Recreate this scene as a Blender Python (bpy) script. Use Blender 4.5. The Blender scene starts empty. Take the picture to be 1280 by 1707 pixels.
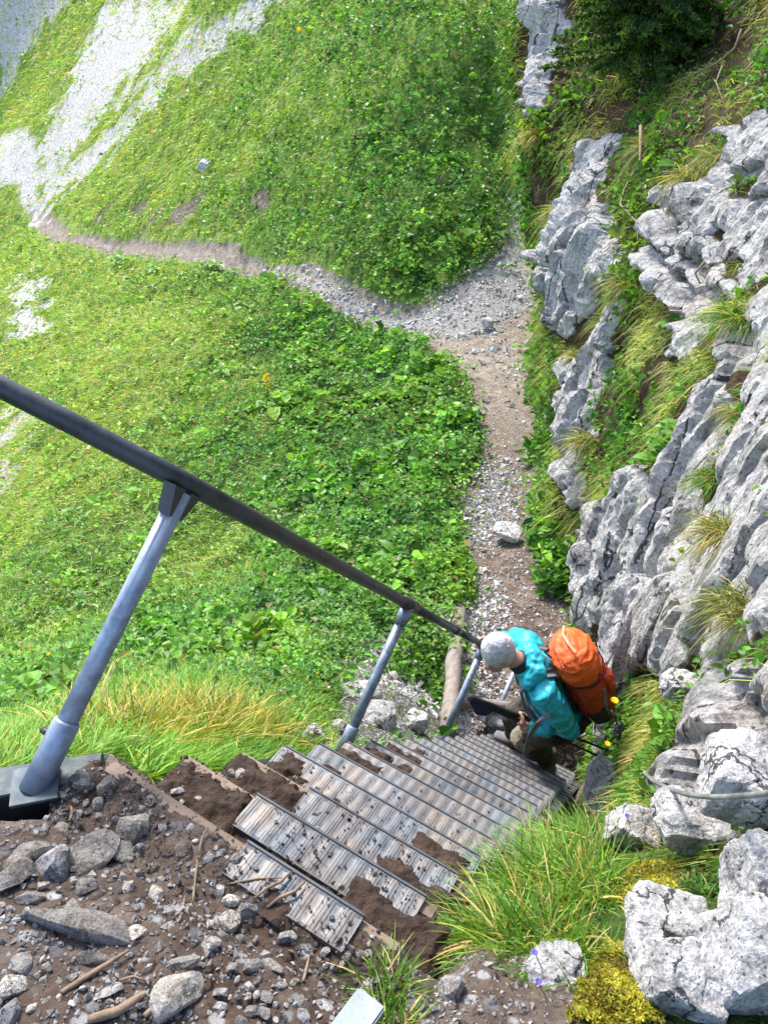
import bpy, bmesh, math, random
import numpy as np
from mathutils import Vector, Matrix, Euler
random.seed(7); RNG = np.random.default_rng(11)
SC = bpy.context.scene; COL = SC.collection
# ---------------------------------------------------------------- camera, sky, sun, exposure
CR = np.array([.8605, .5017, .0880]); CR /= np.linalg.norm(CR)
CF = np.array([-.3697, .7339, -.5698]); CF -= CF.dot(CR)*CR; CF /= np.linalg.norm(CF)
CU = np.cross(CR, CF)
FP = 1290.0                                   # focal length for a 1280 x 1707 frame
cam = bpy.data.cameras.new('camera'); camo = bpy.data.objects.new('camera', cam); COL.objects.link(camo)
cam.sensor_fit = 'VERTICAL'; cam.sensor_height = 36; cam.sensor_width = 27; cam.lens = FP/1707*36
cam.clip_start = .05; cam.clip_end = 1000
camo.matrix_world = Matrix(((CR[0], CU[0], -CF[0], 0), (CR[1], CU[1], -CF[1], 0), (CR[2], CU[2], -CF[2], 0), (0, 0, 0, 1)))
SC.camera = camo
W = bpy.data.worlds.new('World'); SC.world = W; W.use_nodes = True
nt = W.node_tree; bg = nt.nodes['Background']
sky = nt.nodes.new('ShaderNodeTexSky'); sky.sky_type = 'NISHITA'; sky.sun_disc = False
SUN_EL, SUN_ROT = math.radians(48), math.radians(-60)
sky.sun_elevation = SUN_EL; sky.sun_rotation = SUN_ROT; sky.air_density = .85; sky.dust_density = 4.5; sky.altitude = 1500
nt.links.new(sky.outputs[0], bg.inputs[0]); bg.inputs[1].default_value = .15
sl = bpy.data.lights.new('sun', 'SUN'); sl.energy = 1.5; sl.angle = math.radians(12); sl.color = (1, .95, .86)
so = bpy.data.objects.new('sun', sl); COL.objects.link(so)
sd = Vector((math.sin(SUN_ROT)*math.cos(SUN_EL), math.cos(SUN_ROT)*math.cos(SUN_EL), math.sin(SUN_EL)))
so.rotation_euler = sd.to_track_quat('Z', 'Y').to_euler()
SC.view_settings.view_transform = 'Standard'; SC.view_settings.look = 'None'
SC.view_settings.exposure = 1.95; SC.view_settings.gamma = 1
SC.cycles.max_bounces = 6; SC.cycles.transparent_max_bounces = 4

def at(u, v, Z):
    return Z*((u-640)/FP*CR-(v-853.5)/FP*CU+CF)
def proj(P):
    P = np.atleast_2d(P); z = P@CF
    zz = np.where(z > .05, z, .05)
    return 640+FP*(P@CR)/zz, 853.5-FP*(P@CU)/zz, z
# ---------------------------------------------------------------- numbers: noise, splines, polygons
_perm = RNG.permutation(256).astype(np.int64)
_grad = RNG.normal(size=(256, 3)); _grad /= np.linalg.norm(_grad, axis=1)[:, None]
def pn(P):
    P = np.asarray(P, float); i = np.floor(P).astype(np.int64); fr = P-i
    w = fr*fr*fr*(fr*(fr*6-15)+10); out = 0
    for dx in (0, 1):
        wx = w[:, 0] if dx else 1-w[:, 0]
        for dy in (0, 1):
            wy = w[:, 1] if dy else 1-w[:, 1]
            for dz in (0, 1):
                wz = w[:, 2] if dz else 1-w[:, 2]
                h = _perm[(_perm[(_perm[(i[:, 0]+dx) & 255]+i[:, 1]+dy) & 255]+i[:, 2]+dz) & 255]
                out = out+wx*wy*wz*np.einsum('ij,ij->i', _grad[h], fr-np.array([dx, dy, dz]))
    return out*1.6
def fbm(P, o=4, g=.5):
    a, s = 1., 0
    for k in range(o):
        s = s+a*pn(P*2.03**k+k*17.3); a *= g
    return s
def ridged(P, o=4):
    a, s = 1., 0
    for k in range(o):
        s = s+a*(1-2*np.abs(pn(P*2.1**k+k*9.1))); a *= .5
    return s
def facets(P, seed=0, tilt=.9):
    """broken-rock relief: jittered cells, each a plane of its own; returns relief and distance to the nearest crack"""
    P = np.asarray(P, float); n, d = P.shape; b = np.floor(P).astype(np.int64); F1 = np.full(n, 9.); F2 = np.full(n, 9.); out = np.zeros(n)
    offs = np.stack(np.meshgrid(*[[-1, 0, 1]]*d, indexing='ij'), -1).reshape(-1, d)
    for o in offs:
        c = b+o; h = np.full(n, seed, np.int64)
        for k in range(d): h = _perm[(h+c[:, k]) & 255]
        J = [(_perm[(h+37*(k+1)) & 255]/255.) for k in range(d)]; q = P-(c+np.stack(J, 1)*.9+.05); dist = np.sqrt((q**2).sum(1))
        val = (_perm[(h+111) & 255]/255.-.5)+tilt*(q*np.stack([_perm[(h+150+k*9) & 255]/255.-.5 for k in range(d)], 1)).sum(1)
        m = dist < F1; F2 = np.where(m, F1, np.minimum(F2, dist)); out = np.where(m, val, out); F1 = np.minimum(F1, dist)
    return out, F2-F1
def xy0(x, y, s=1.): return np.stack([x*s, y*s, np.zeros_like(x)], 1)
def sstep(a, b, x):
    t = np.clip((x-a)/(b-a), 0, 1); return t*t*(3-2*t)
class TPS:
    def __init__(s, P, v, reg=.002):
        P = np.array(P, float); v = np.array(v, float); n = len(P); s.P = P
        K = s.k(P, P)+reg*np.eye(n); Q = np.c_[np.ones(n), P]
        A = np.zeros((n+3, n+3)); A[:n, :n] = K; A[:n, n:] = Q; A[n:, :n] = Q.T
        s.w = np.linalg.solve(A, np.r_[v, 0, 0, 0])
    def k(s, A, B):
        d2 = ((A[:, None, :]-B[None])**2).sum(2)+1e-9; return .5*d2*np.log(d2)*.05
    def __call__(s, X, Y):
        X = np.atleast_1d(X).astype(float).ravel(); Y = np.atleast_1d(Y).astype(float).ravel(); out = np.empty(len(X))
        for i in range(0, len(X), 40000):
            q = np.c_[X[i:i+40000], Y[i:i+40000]]; K = s.k(q, s.P)
            out[i:i+40000] = K@s.w[:-3]+s.w[-3]+q@s.w[-2:]
        return out
def sdpoly(X, Y, poly):
    """signed distance to a polygon, positive inside"""
    P = np.asarray(poly); d = np.full(len(X), 1e9); ins = np.zeros(len(X), bool)
    for a, b in zip(P, np.roll(P, -1, 0)):
        ex, ey = b-a; wx, wy = X-a[0], Y-a[1]
        t = np.clip((wx*ex+wy*ey)/(ex*ex+ey*ey+1e-12), 0, 1)
        d = np.minimum(d, (wx-ex*t)**2+(wy-ey*t)**2)
        c = ((a[1] > Y) != (b[1] > Y))
        with np.errstate(all='ignore'): ins ^= c & (X < ex*(Y-a[1])/(ey+1e-12)+a[0])
    d = np.sqrt(d); return np.where(ins, d, -d)
# ---------------------------------------------------------------- object helpers
def tag(o, label=None, cat=None, group=None, kind=None):
    if label: o['label'] = label
    if cat: o['category'] = cat
    if group: o['group'] = group
    if kind: o['kind'] = kind
    return o
def empty(name, loc=(0, 0, 0), label=None, cat=None, group=None):
    o = bpy.data.objects.new(name, None); COL.objects.link(o); o.location = loc; o.empty_display_size = .05
    return tag(o, label, cat, group)
def link(name, me, parent=None, mat=None):
    o = bpy.data.objects.new(name, me); COL.objects.link(o)
    if mat and not me.materials: me.materials.append(mat)
    if parent: o.parent = parent
    return o
def mesh_np(name, V, Fq, mat=None, col=None, attrs=None, parent=None, smooth=False):
    """V (n,3), Fq (m,k) faces all of k corners"""
    me = bpy.data.meshes.new(name); V = np.ascontiguousarray(V, np.float32); Fq = np.ascontiguousarray(Fq, np.int32)
    m, k = Fq.shape
    me.vertices.add(len(V)); me.vertices.foreach_set('co', V.ravel())
    me.loops.add(m*k); me.loops.foreach_set('vertex_index', Fq.ravel())
    me.polygons.add(m); me.polygons.foreach_set('loop_start', np.arange(0, m*k, k, dtype=np.int32))
    me.polygons.foreach_set('use_smooth', np.full(m, smooth))
    me.update(calc_edges=True)
    if col is not None:
        a = me.color_attributes.new('col', 'FLOAT_COLOR', 'POINT')
        a.data.foreach_set('color', np.c_[col, np.ones(len(col))].astype(np.float32).ravel())
    for n_, v in (attrs or {}).items():
        a = me.attributes.new(n_, 'FLOAT', 'POINT'); a.data.foreach_set('value', np.asarray(v, np.float32))
    return link(name, me, parent, mat)
def bm_obj(name, bm, mat=None, parent=None, smooth=False):
    me = bpy.data.meshes.new(name); bm.to_mesh(me); bm.free()
    if smooth:
        for p in me.polygons: p.use_smooth = True
    return link(name, me, parent, mat)
def tube_bm(pts, rad, seg=12, bm=None, cap=True):
    bm = bm or bmesh.new(); pts = [Vector(p) for p in pts]; n = len(pts)
    rad = [rad]*n if not hasattr(rad, '__len__') else rad; rings = []; up = None
    for i, p in enumerate(pts):
        t = (pts[min(i+1, n-1)]-pts[max(i-1, 0)]).normalized()
        if up is None: up = t.orthogonal().normalized()
        up = (up-t*up.dot(t)).normalized(); s = t.cross(up)
        rings.append([bm.verts.new(p+(up*math.cos(a)+s*math.sin(a))*rad[i]) for a in [2*math.pi*k/seg for k in range(seg)]])
    for a, b in zip(rings, rings[1:]):
        for k in range(seg): bm.faces.new((a[k], a[(k+1) % seg], b[(k+1) % seg], b[k]))
    if cap: bm.faces.new(rings[0][::-1]); bm.faces.new(rings[-1])
    return bm
def box_bm(c, X, Y, Z, bm=None, bev=0):
    """box with centre c and half-axis vectors X, Y, Z"""
    own = bm is None; b2 = bmesh.new(); c, X, Y, Z = map(Vector, (c, X, Y, Z))
    v = [b2.verts.new(c+X*i+Y*j+Z*k) for i in (-1, 1) for j in (-1, 1) for k in (-1, 1)]
    for q in ((0, 1, 3, 2), (4, 6, 7, 5), (0, 4, 5, 1), (2, 3, 7, 6), (0, 2, 6, 4), (1, 5, 7, 3)): b2.faces.new([v[i] for i in q])
    bmesh.ops.recalc_face_normals(b2, faces=b2.faces[:])
    if bev: bmesh.ops.bevel(b2, geom=b2.edges[:]+b2.verts[:], offset=bev, segments=2, affect='EDGES')
    if own: return b2
    me = bpy.data.meshes.new('t'); b2.to_mesh(me); b2.free(); bm.from_mesh(me); bpy.data.meshes.remove(me); return bm
# ---------------------------------------------------------------- materials
def mat_new(name):
    m = bpy.data.materials.new(name); m.use_nodes = True; nt = m.node_tree
    return m, nt, nt.nodes['Principled BSDF']
def nd(nt, typ, **kw):
    n = nt.nodes.new(typ)
    for k, v in kw.items():
        if k.startswith('i_'):
            key = k[2:].replace('_', ' '); n.inputs[int(key) if key.isdigit() else key].default_value = v
        else: setattr(n, k, v)
    return n
def ramp(nt, fac, stops, interp='LINEAR'):
    r = nt.nodes.new('ShaderNodeValToRGB'); r.color_ramp.interpolation = interp; e = r.color_ramp.elements
    while len(e) < len(stops): e.new(.5)
    for i, (p, c) in enumerate(stops): e[i].position = p; e[i].color = (*c, 1) if len(c) == 3 else c
    nt.links.new(fac, r.inputs[0]); return r.outputs[0]
def mixc(nt, fac, a, b, mode='MIX'):
    m = nt.nodes.new('ShaderNodeMix'); m.data_type = 'RGBA'; m.blend_type = mode
    for s, v in ((m.inputs[0], fac), (m.inputs[6], a), (m.inputs[7], b)):
        if hasattr(v, 'links'): nt.links.new(v, s)
        else: s.default_value = (*v, 1) if hasattr(v, '__len__') else v
    return m.outputs[2]
def mth(nt, op, a, b=0.):
    m = nt.nodes.new('ShaderNodeMath'); m.operation = op
    for s, v in zip(m.inputs, (a, b)):
        if hasattr(v, 'links'): nt.links.new(v, s)
        else: s.default_value = v
    return m.outputs[0]
def noise(nt, scale, detail=5, rough=.6, vec=None, out='Fac', dist=0):
    n = nd(nt, 'ShaderNodeTexNoise', i_Scale=scale, i_Detail=detail, i_Roughness=rough, i_Distortion=dist)
    nt.links.new(vec if vec is not None else pos(nt), n.inputs['Vector']); return n.outputs[out]
def voro(nt, scale, vec=None, out='Distance', feature='F1', rand=1):
    n = nd(nt, 'ShaderNodeTexVoronoi', feature=feature, i_Scale=scale, i_Randomness=rand)
    nt.links.new(vec if vec is not None else pos(nt), n.inputs['Vector']); return n.outputs[out]
def pos(nt):
    for n in nt.nodes:
        if n.bl_idname == 'ShaderNodeNewGeometry': return n.outputs['Position']
    return nt.nodes.new('ShaderNodeNewGeometry').outputs['Position']
def bump(nt, h, dist, strength=1, nrm=None):
    b = nd(nt, 'ShaderNodeBump', i_Strength=strength, i_Distance=dist); nt.links.new(h, b.inputs['Height'])
    if nrm is not None: nt.links.new(nrm, b.inputs['Normal'])
    return b.outputs[0]
def attr(nt, name, out='Fac'): return nd(nt, 'ShaderNodeAttribute', attribute_name=name).outputs[out]

def leaf_mat(name, rough=.45, trans=.35, var=30):
    m, nt, b = mat_new(name); c = attr(nt, 'col', 'Color')
    c = mixc(nt, .35, c, mixc(nt, 1, c, ramp(nt, noise(nt, var, 2), [(.3, (.5, .5, .5)), (.7, (1.5, 1.5, 1.5))]), 'MULTIPLY'))
    nt.links.new(c, b.inputs['Base Color']); b.inputs['Roughness'].default_value = rough
    b.inputs['Specular IOR Level'].default_value = .35
    t = nd(nt, 'ShaderNodeBsdfTranslucent'); nt.links.new(mixc(nt, 1, c, (1.3, 1.35, .6), 'MULTIPLY'), t.inputs[0])
    mx = nd(nt, 'ShaderNodeMixShader', i_0=trans); nt.links.new(b.outputs[0], mx.inputs[1]); nt.links.new(t.outputs[0], mx.inputs[2])
    nt.links.new(mx.outputs[0], nt.nodes['Material Output'].inputs[0]); return m
M_LEAF = leaf_mat('leaf'); M_BLADE = leaf_mat('grass_blade', .5, .3)
def rock_mat(name, sc=1., var=False, base=((.13, .125, .12), (.49, .47, .445), (.80, .775, .735)), soil=False, bumpd=.02):
    m, nt, b = mat_new(name)
    n1 = noise(nt, 2.2*sc, 8, .68); n2 = noise(nt, 11*sc, 8, .72, dist=.6); n3 = noise(nt, 45*sc, 6, .7)
    mp = nd(nt, 'ShaderNodeMapping'); nt.links.new(pos(nt), mp.inputs[0]); mp.inputs['Scale'].default_value = (1, 1, .28); mp.inputs['Rotation'].default_value = (.1, .5, .2)
    n4 = noise(nt, 9*sc, 6, .7, mp.outputs[0])
    f = mth(nt, 'ADD', mth(nt, 'MULTIPLY', n1, .35), mth(nt, 'ADD', mth(nt, 'MULTIPLY', n2, .35), mth(nt, 'MULTIPLY', n4, .3)))
    c = ramp(nt, f, [(.37, base[0]), (.44, base[1]), (.52, base[2])])
    c = mixc(nt, ramp(nt, n3, [(.45, (0, 0, 0)), (.62, (.8, .8, .8))]), c, mixc(nt, 1, c, (.5, .49, .48), 'MULTIPLY'))
    c = mixc(nt, ramp(nt, noise(nt, 1.6*sc, 4, .6, out='Color'), [(.52, (0, 0, 0)), (.68, (.5, .5, .5))]), c, mixc(nt, 1, c, (1.05, .82, .66), 'MULTIPLY'))
    dk = ramp(nt, noise(nt, 3.3*sc, 9, .8, mp.outputs[0], dist=1.2), [(.50, (0, 0, 0)), (.60, (.72, .72, .72))]); c = mixc(nt, dk, c, mixc(nt, 1, c, (.30, .29, .285), 'MULTIPLY'))
    # pits and dark lichen
    vd = voro(nt, 26*sc); pit = mth(nt, 'LESS_THAN', mth(nt, 'ADD', vd, mth(nt, 'MULTIPLY', n2, .5)), .40)
    c = mixc(nt, mth(nt, 'MULTIPLY', pit, .75), c, (.045, .045, .04))
    crk = voro(nt, 2.6*sc, mixc(nt, .12, mp.outputs[0], noise(nt, 4*sc, 5, .6, out='Color')), feature='DISTANCE_TO_EDGE')
    ck = mth(nt, 'MULTIPLY', mth(nt, 'LESS_THAN', crk, .016), mth(nt, 'GREATER_THAN', n1, .48))
    c = mixc(nt, mth(nt, 'MULTIPLY', ck, .85), c, (.03, .028, .025))
    if var:
        oi = nt.nodes.new('ShaderNodeObjectInfo'); c = mixc(nt, 1, c, ramp(nt, oi.outputs['Random'], [(0, (.62, .63, .66)), (.35, (1.05, .98, .88)), (.6, (.8, .8, .82)), (.85, (1.3, 1.24, 1.12)), (1, (.95, .86, .74))]), 'MULTIPLY')
    if soil:
        a = attr(nt, 'soil'); e = noise(nt, 7, 6, .7)
        k = ramp(nt, mth(nt, 'ADD', a, mth(nt, 'MULTIPLY', mth(nt, 'SUBTRACT', e, .5), .8)), [(.45, (0, 0, 0)), (.55, (1, 1, 1))])
        sc_ = ramp(nt, noise(nt, 14, 8, .7), [(.35, (.035, .022, .014)), (.5, (.10, .06, .036)), (.7, (.10, .11, .03))])
        c = mixc(nt, k, c, sc_)
    nt.links.new(c, b.inputs['Base Color']); b.inputs['Roughness'].default_value = .92
    b.inputs['Specular IOR Level'].default_value = .25
    h = mth(nt, 'ADD', mth(nt, 'ADD', mth(nt, 'MULTIPLY', n2, .7), mth(nt, 'MULTIPLY', n4, .8)), mth(nt, 'ADD', mth(nt, 'MULTIPLY', n3, .22), mth(nt, 'MULTIPLY', mth(nt, 'ADD', ck, pit), -.35)))
    c0 = b.inputs['Base Color']
    nt.links.new(bump(nt, h, bumpd*4), b.inputs['Normal']); return m
M_CLIFF = rock_mat('limestone_cliff', 1., soil=True, bumpd=.03)
M_ROCK = rock_mat('limestone_rock', 2.6, bumpd=.008)
M_STONE = rock_mat('grey_stone', 7, True, ((.15, .142, .13), (.28, .265, .24), (.43, .41, .37)), bumpd=.003)
M_STONEP = rock_mat('pale_stone', 7, True, ((.22, .21, .2), (.42, .40, .38), (.62, .6, .57)), bumpd=.003)
def simple(name, col, rough=.5, metal=0, nscale=0, amt=.3, bmp=0, spec=.5):
    m, nt, b = mat_new(name); b.inputs['Roughness'].default_value = rough; b.inputs['Metallic'].default_value = metal
    b.inputs['Specular IOR Level'].default_value = spec
    if nscale:
        n = noise(nt, nscale, 6, .65)
        c = ramp(nt, n, [(.3, tuple(x*(1-amt) for x in col)), (.7, tuple(min(1, x*(1+amt)) for x in col))]); nt.links.new(c, b.inputs['Base Color'])
        nt.links.new(ramp(nt, n, [(.3, (rough*.8,)*3), (.7, (min(1, rough*1.2),)*3)]), b.inputs['Roughness'])
        if bmp: nt.links.new(bump(nt, n, bmp), b.inputs['Normal'])
    else: b.inputs['Base Color'].default_value = (*col, 1)
    return m
# ---------------------------------------------------------------- lie of the land: a height surface through surveyed points
ST0, STP, STL, STR = .619, .191, -.838, -.215         # first step, going (= rise), stair sides
def zst(y): return -1.29-(y-ST0)
TP = [at(*c) for c in [(850, 1000, 7.1), (840, 850, 8.9), (830, 700, 11.1), (800, 560, 14), (920, 530, 14.6), (870, 400, 16.5), (880, 230, 19), (860, 100, 18.6), (860, 0, 20),
    (650, 525, 15.5), (700, 200, 18), (700, 0, 20), (600, 0, 22), (700, 350, 16.6), (450, 440, 19), (450, 300, 20.5), (450, 150, 22.5), (340, 0, 27), (200, 250, 29),
    (200, 405, 25), (100, 150, 36), (0, 0, 42), (60, 330, 33), (20, 240, 37), (0, 100, 43), (100, 372, 29.5), (300, 410, 22),
    (0, 500, 25), (0, 650, 21), (0, 800, 17), (0, 1000, 10), (0, 1150, 6), (200, 1000, 9), (100, 1200, 3.2), (200, 600, 17), (200, 800, 12.5),
    (400, 600, 15.5), (400, 800, 11.2), (400, 1000, 7.6), (550, 650, 13.3), (600, 800, 10.4), (600, 950, 8), (700, 700, 11.6), (760, 850, 9), (500, 1100, 5.6),
    (650, 1000, 7.2), (650, 1150, 4.8), (720, 1050, 6.2), (300, 1180, 3.0), (400, 1220, 2.9), (0, 1250, 2.2),
    (900, 1600, 1.3), (750, 1650, 1.2), (700, 1500, 1.45), (850, 1420, 1.9), (950, 1400, 2.2), (1060, 1300, 2.7), (1100, 1500, 1.62), (1280, 1500, 1.42), (1200, 1650, 1.33)]]
TP += [np.array(p) for p in [(-.85, .55, -1.285), (-.5, .55, -1.285), (-.22, .55, -1.29), (-.5, .3, -1.2), (-.5, 0, -1.17), (0, .3, -1.2), (0, 0, -1.2), (-1., 0, -1.22), (-1.15, .3, -1.36),
    (-1.3, .6, -1.6), (.6, 0, -1.25), (.7, .8, -1.05), (-.5, -2, -1.1), (.8, -2, -.6), (-2.5, -1, -2.6), (-2.2, .2, -2.5), (-8, -2, -8), (-.0, 3.6, -4.1), (.5, 3.5, -3.6), (-.7, 4.2, -4.52), (-.3, 4.8, -4.5),
    (-1.3, 4.2, -4.7), (-14, 0, -14), (4, 9, -4), (2, 16, -4), (0, 24, -2), (-6, 40, 8), (-30, 50, 4), (-55, 50, 0), (-60, 30, -14), (-40, 5, -24), (-20, -5, -18)]]
TP += [np.array((x, y, zst(y)-.2)) for y in (.95, 1.5, 2.1, 2.7, 3.2) for x in (-.95, -.5, -.15)]
TP = np.array(TP); _H = TPS(TP[:, :2], TP[:, 2], .01)
def H0(x, y):
    z = _H(x, y); x = np.ravel(x); y = np.ravel(y)
    k = sstep(STL-.10, STL-.02, x)*(1-sstep(STR+.02, STR+.14, x))*sstep(.612, .63, y)*(1-sstep(3.95, 4.2, y))
    z = z*(1-k)+np.minimum(z, zst(y)-.24)*k
    dl = ((x+.845)-(y-.575))*.7071; al = -((x+.845)+(y-.575))*.7071; z = z-.13*sstep(-.03, 0, dl)*(1-sstep(.03, .09, dl))*sstep(.03, .10, al)*(1-sstep(.5, .7, al))
    k = sstep(STL-.10, STL-.03, x)*(1-sstep(STR+.03, STR+.10, x))*sstep(.44, .52, y)*(1-sstep(.606, .612, y))
    return z*(1-k)-1.293*k
ZS = np.geomspace(.9, 110, 1400)
def cast(pts):
    """where the sight line through a photo pixel meets the ground"""
    out = []
    for u, v in pts:
        P = np.outer(ZS, at(u, v, 1.)); h = H0(P[:, 0], P[:, 1]); b = np.nonzero(P[:, 2] < h)[0]
        i = b[0] if len(b) else len(ZS)-1; out.append((P[i, 0], P[i, 1], h[i]))
    return np.array(out)
def wpoly(pts):
    q = []                                            # subdivide long edges so that outlines follow the ground
    for a, b in zip(pts, pts[1:]+pts[:1]):
        n = max(1, int(math.hypot(a[0]-b[0], a[1]-b[1])/60)); q += [(a[0]+(b[0]-a[0])*k/n, a[1]+(b[1]-a[1])*k/n) for k in range(n)]
    return cast(q)[:, :2]
PATH = wpoly([(45, 345), (75, 345), (100, 370), (130, 392), (200, 401), (300, 404), (400, 419), (480, 438), (560, 463), (620, 490), (680, 512), (720, 506), (760, 478), (800, 450), (830, 420),
    (866, 385), (868, 340), (870, 300), (868, 230), (880, 205), (940, 205), (960, 480), (935, 545), (905, 562), (868, 582), (882, 640), (892, 700), (882, 760), (875, 850), (882, 925), (905, 985), (970, 1005),
    (1030, 1050), (1060, 1250), (940, 1275), (740, 1245), (738, 1180), (760, 1060), (790, 1000), (802, 950), (788, 890), (782, 825), (815, 770), (805, 700), (790, 640), (740, 590), (700, 560), (640, 553), (600, 532),
    (560, 506), (500, 480), (430, 459), (360, 440), (280, 431), (180, 422), (100, 402), (60, 374)])
GRAV = [wpoly(p) for p in ([(0, 232), (55, 232), (68, 260), (66, 320), (72, 342), (45, 350), (30, 312), (0, 312)],
    [(600, 522), (660, 518), (720, 506), (760, 478), (830, 420), (868, 300), (868, 205), (930, 205), (930, 470), (880, 510), (800, 548), (720, 552), (640, 545)],
    [(440, 450), (500, 455), (600, 505), (640, 545), (560, 492), (500, 466)],
    [(775, 830), (830, 760), (855, 800), (840, 850), (800, 900), (790, 880)], [(760, 950), (800, 950), (830, 1010), (800, 1060), (790, 1180), (750, 1180), (745, 1060)],
    [(640, 1075), (700, 1100), (735, 1180), (735, 1250), (500, 1262), (545, 1200), (590, 1120)])]
SCREE = [wpoly(p) for p in ([(190, 0), (315, 0), (290, 50), (230, 120), (165, 190), (120, 260), (70, 335), (70, 260), (105, 180), (130, 110), (160, 50)],
    [(470, 0), (400, 47), (335, 92), (270, 150), (215, 215), (150, 290), (85, 343), (72, 335), (110, 285), (190, 200), (255, 125), (330, 72), (395, 25), (430, 0)],
    [(0, 10), (80, 0), (115, 0), (60, 60), (0, 115)], [(38, 460), (50, 455), (60, 500), (73, 540), (70, 552), (45, 545), (38, 500)], [(0, 690), (30, 690), (36, 720), (25, 775), (0, 850)])]
BARE = [wpoly(p) for p in ([(220, 352), (320, 340), (335, 330), (328, 372), (235, 380)], [(155, 360), (180, 358), (175, 375)], [(420, 335), (450, 328), (440, 345)])]
YARD = wpoly([(0, 1330), (140, 1290), (190, 1262), (640, 1545), (680, 1480), (760, 1540), (820, 1640), (860, 1707), (0, 1707)])
NEARSOIL = wpoly([(600, 1480), (720, 1540), (880, 1600), (940, 1707), (560, 1707)])
def masks(x, y):
    j = .5*fbm(xy0(x, y, 1.1), 4); r = np.hypot(x, y); j = j*np.clip(r*.05, .05, 1.2)
    path = sdpoly(x, y, PATH)+j*.35+np.clip(.12-.004*r, .03, .1)*sstep(4, 6, r)
    grav = np.max([sdpoly(x, y, g) for g in GRAV], 0)+j*.3+.004*r
    scr = np.max([sdpoly(x, y, g) for g in SCREE], 0)+2.0*j+.008*r
    bare = np.max([sdpoly(x, y, g) for g in BARE], 0)+j
    yard = np.maximum(np.maximum(sdpoly(x, y, YARD), sdpoly(x, y, NEARSOIL)), np.minimum(np.minimum(x+1.05, .1-x), np.minimum(.75-y, y+1)))
    yard = np.maximum(yard, np.minimum(np.minimum(x-(STL-.08), (STR+.10)-x), np.minimum(y-.5, 4.4-y)))
    return path, grav, scr, bare, yard
def H(x, y, mound=True):
    z = H0(x, y); x = np.ravel(x); y = np.ravel(y); r = np.hypot(x, y)
    z = z+.05*fbm(xy0(x, y, .6), 3)*np.clip((r-3)/4, 0, 1)
    return z
# polar grid around the viewpoint: fine near, coarse far
NR, NA = 600, 370
rr = np.geomspace(.25, 110, NR); aa = np.radians(np.concatenate([np.linspace(-112, -79, 30, endpoint=False), np.linspace(-79, 22, 305, endpoint=False), np.linspace(22, 62, 35)]))
RR, AA = np.meshgrid(rr, aa, indexing='ij'); gx = (RR*np.sin(AA)).ravel(); gy = (RR*np.cos(AA)).ravel()
mp_, mg_, ms_, mb_, my_ = masks(gx, gy); gr_ = np.hypot(gx, gy)
soft = np.clip(gr_*.012, .01, .3)
a_path = sstep(-soft, soft, mp_); a_yard = sstep(-.03, .03, my_); a_grav = sstep(-2*soft, 3*soft, mg_)
a_scree = sstep(-3*soft, 3*soft, ms_); a_far_pale = a_path*sstep(7, 13, gr_); a_bare = np.maximum(sstep(-2*soft, 2*soft, mb_), np.maximum(a_path, a_yard))
gz = H(gx, gy)
mead = (1-np.maximum(np.maximum(a_path, a_scree), a_yard))*(1-.8*a_grav)*sstep(0, -.5, mp_)
MOUND = lambda x, y: .10*(fbm(xy0(x, y, 1.4), 3)+.5)
gz = gz+mead*np.clip((gr_-2.2)/3, 0, 1)*MOUND(gx, gy)-a_path*np.clip((gr_-3)/3, 0, 1)*.10
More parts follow.
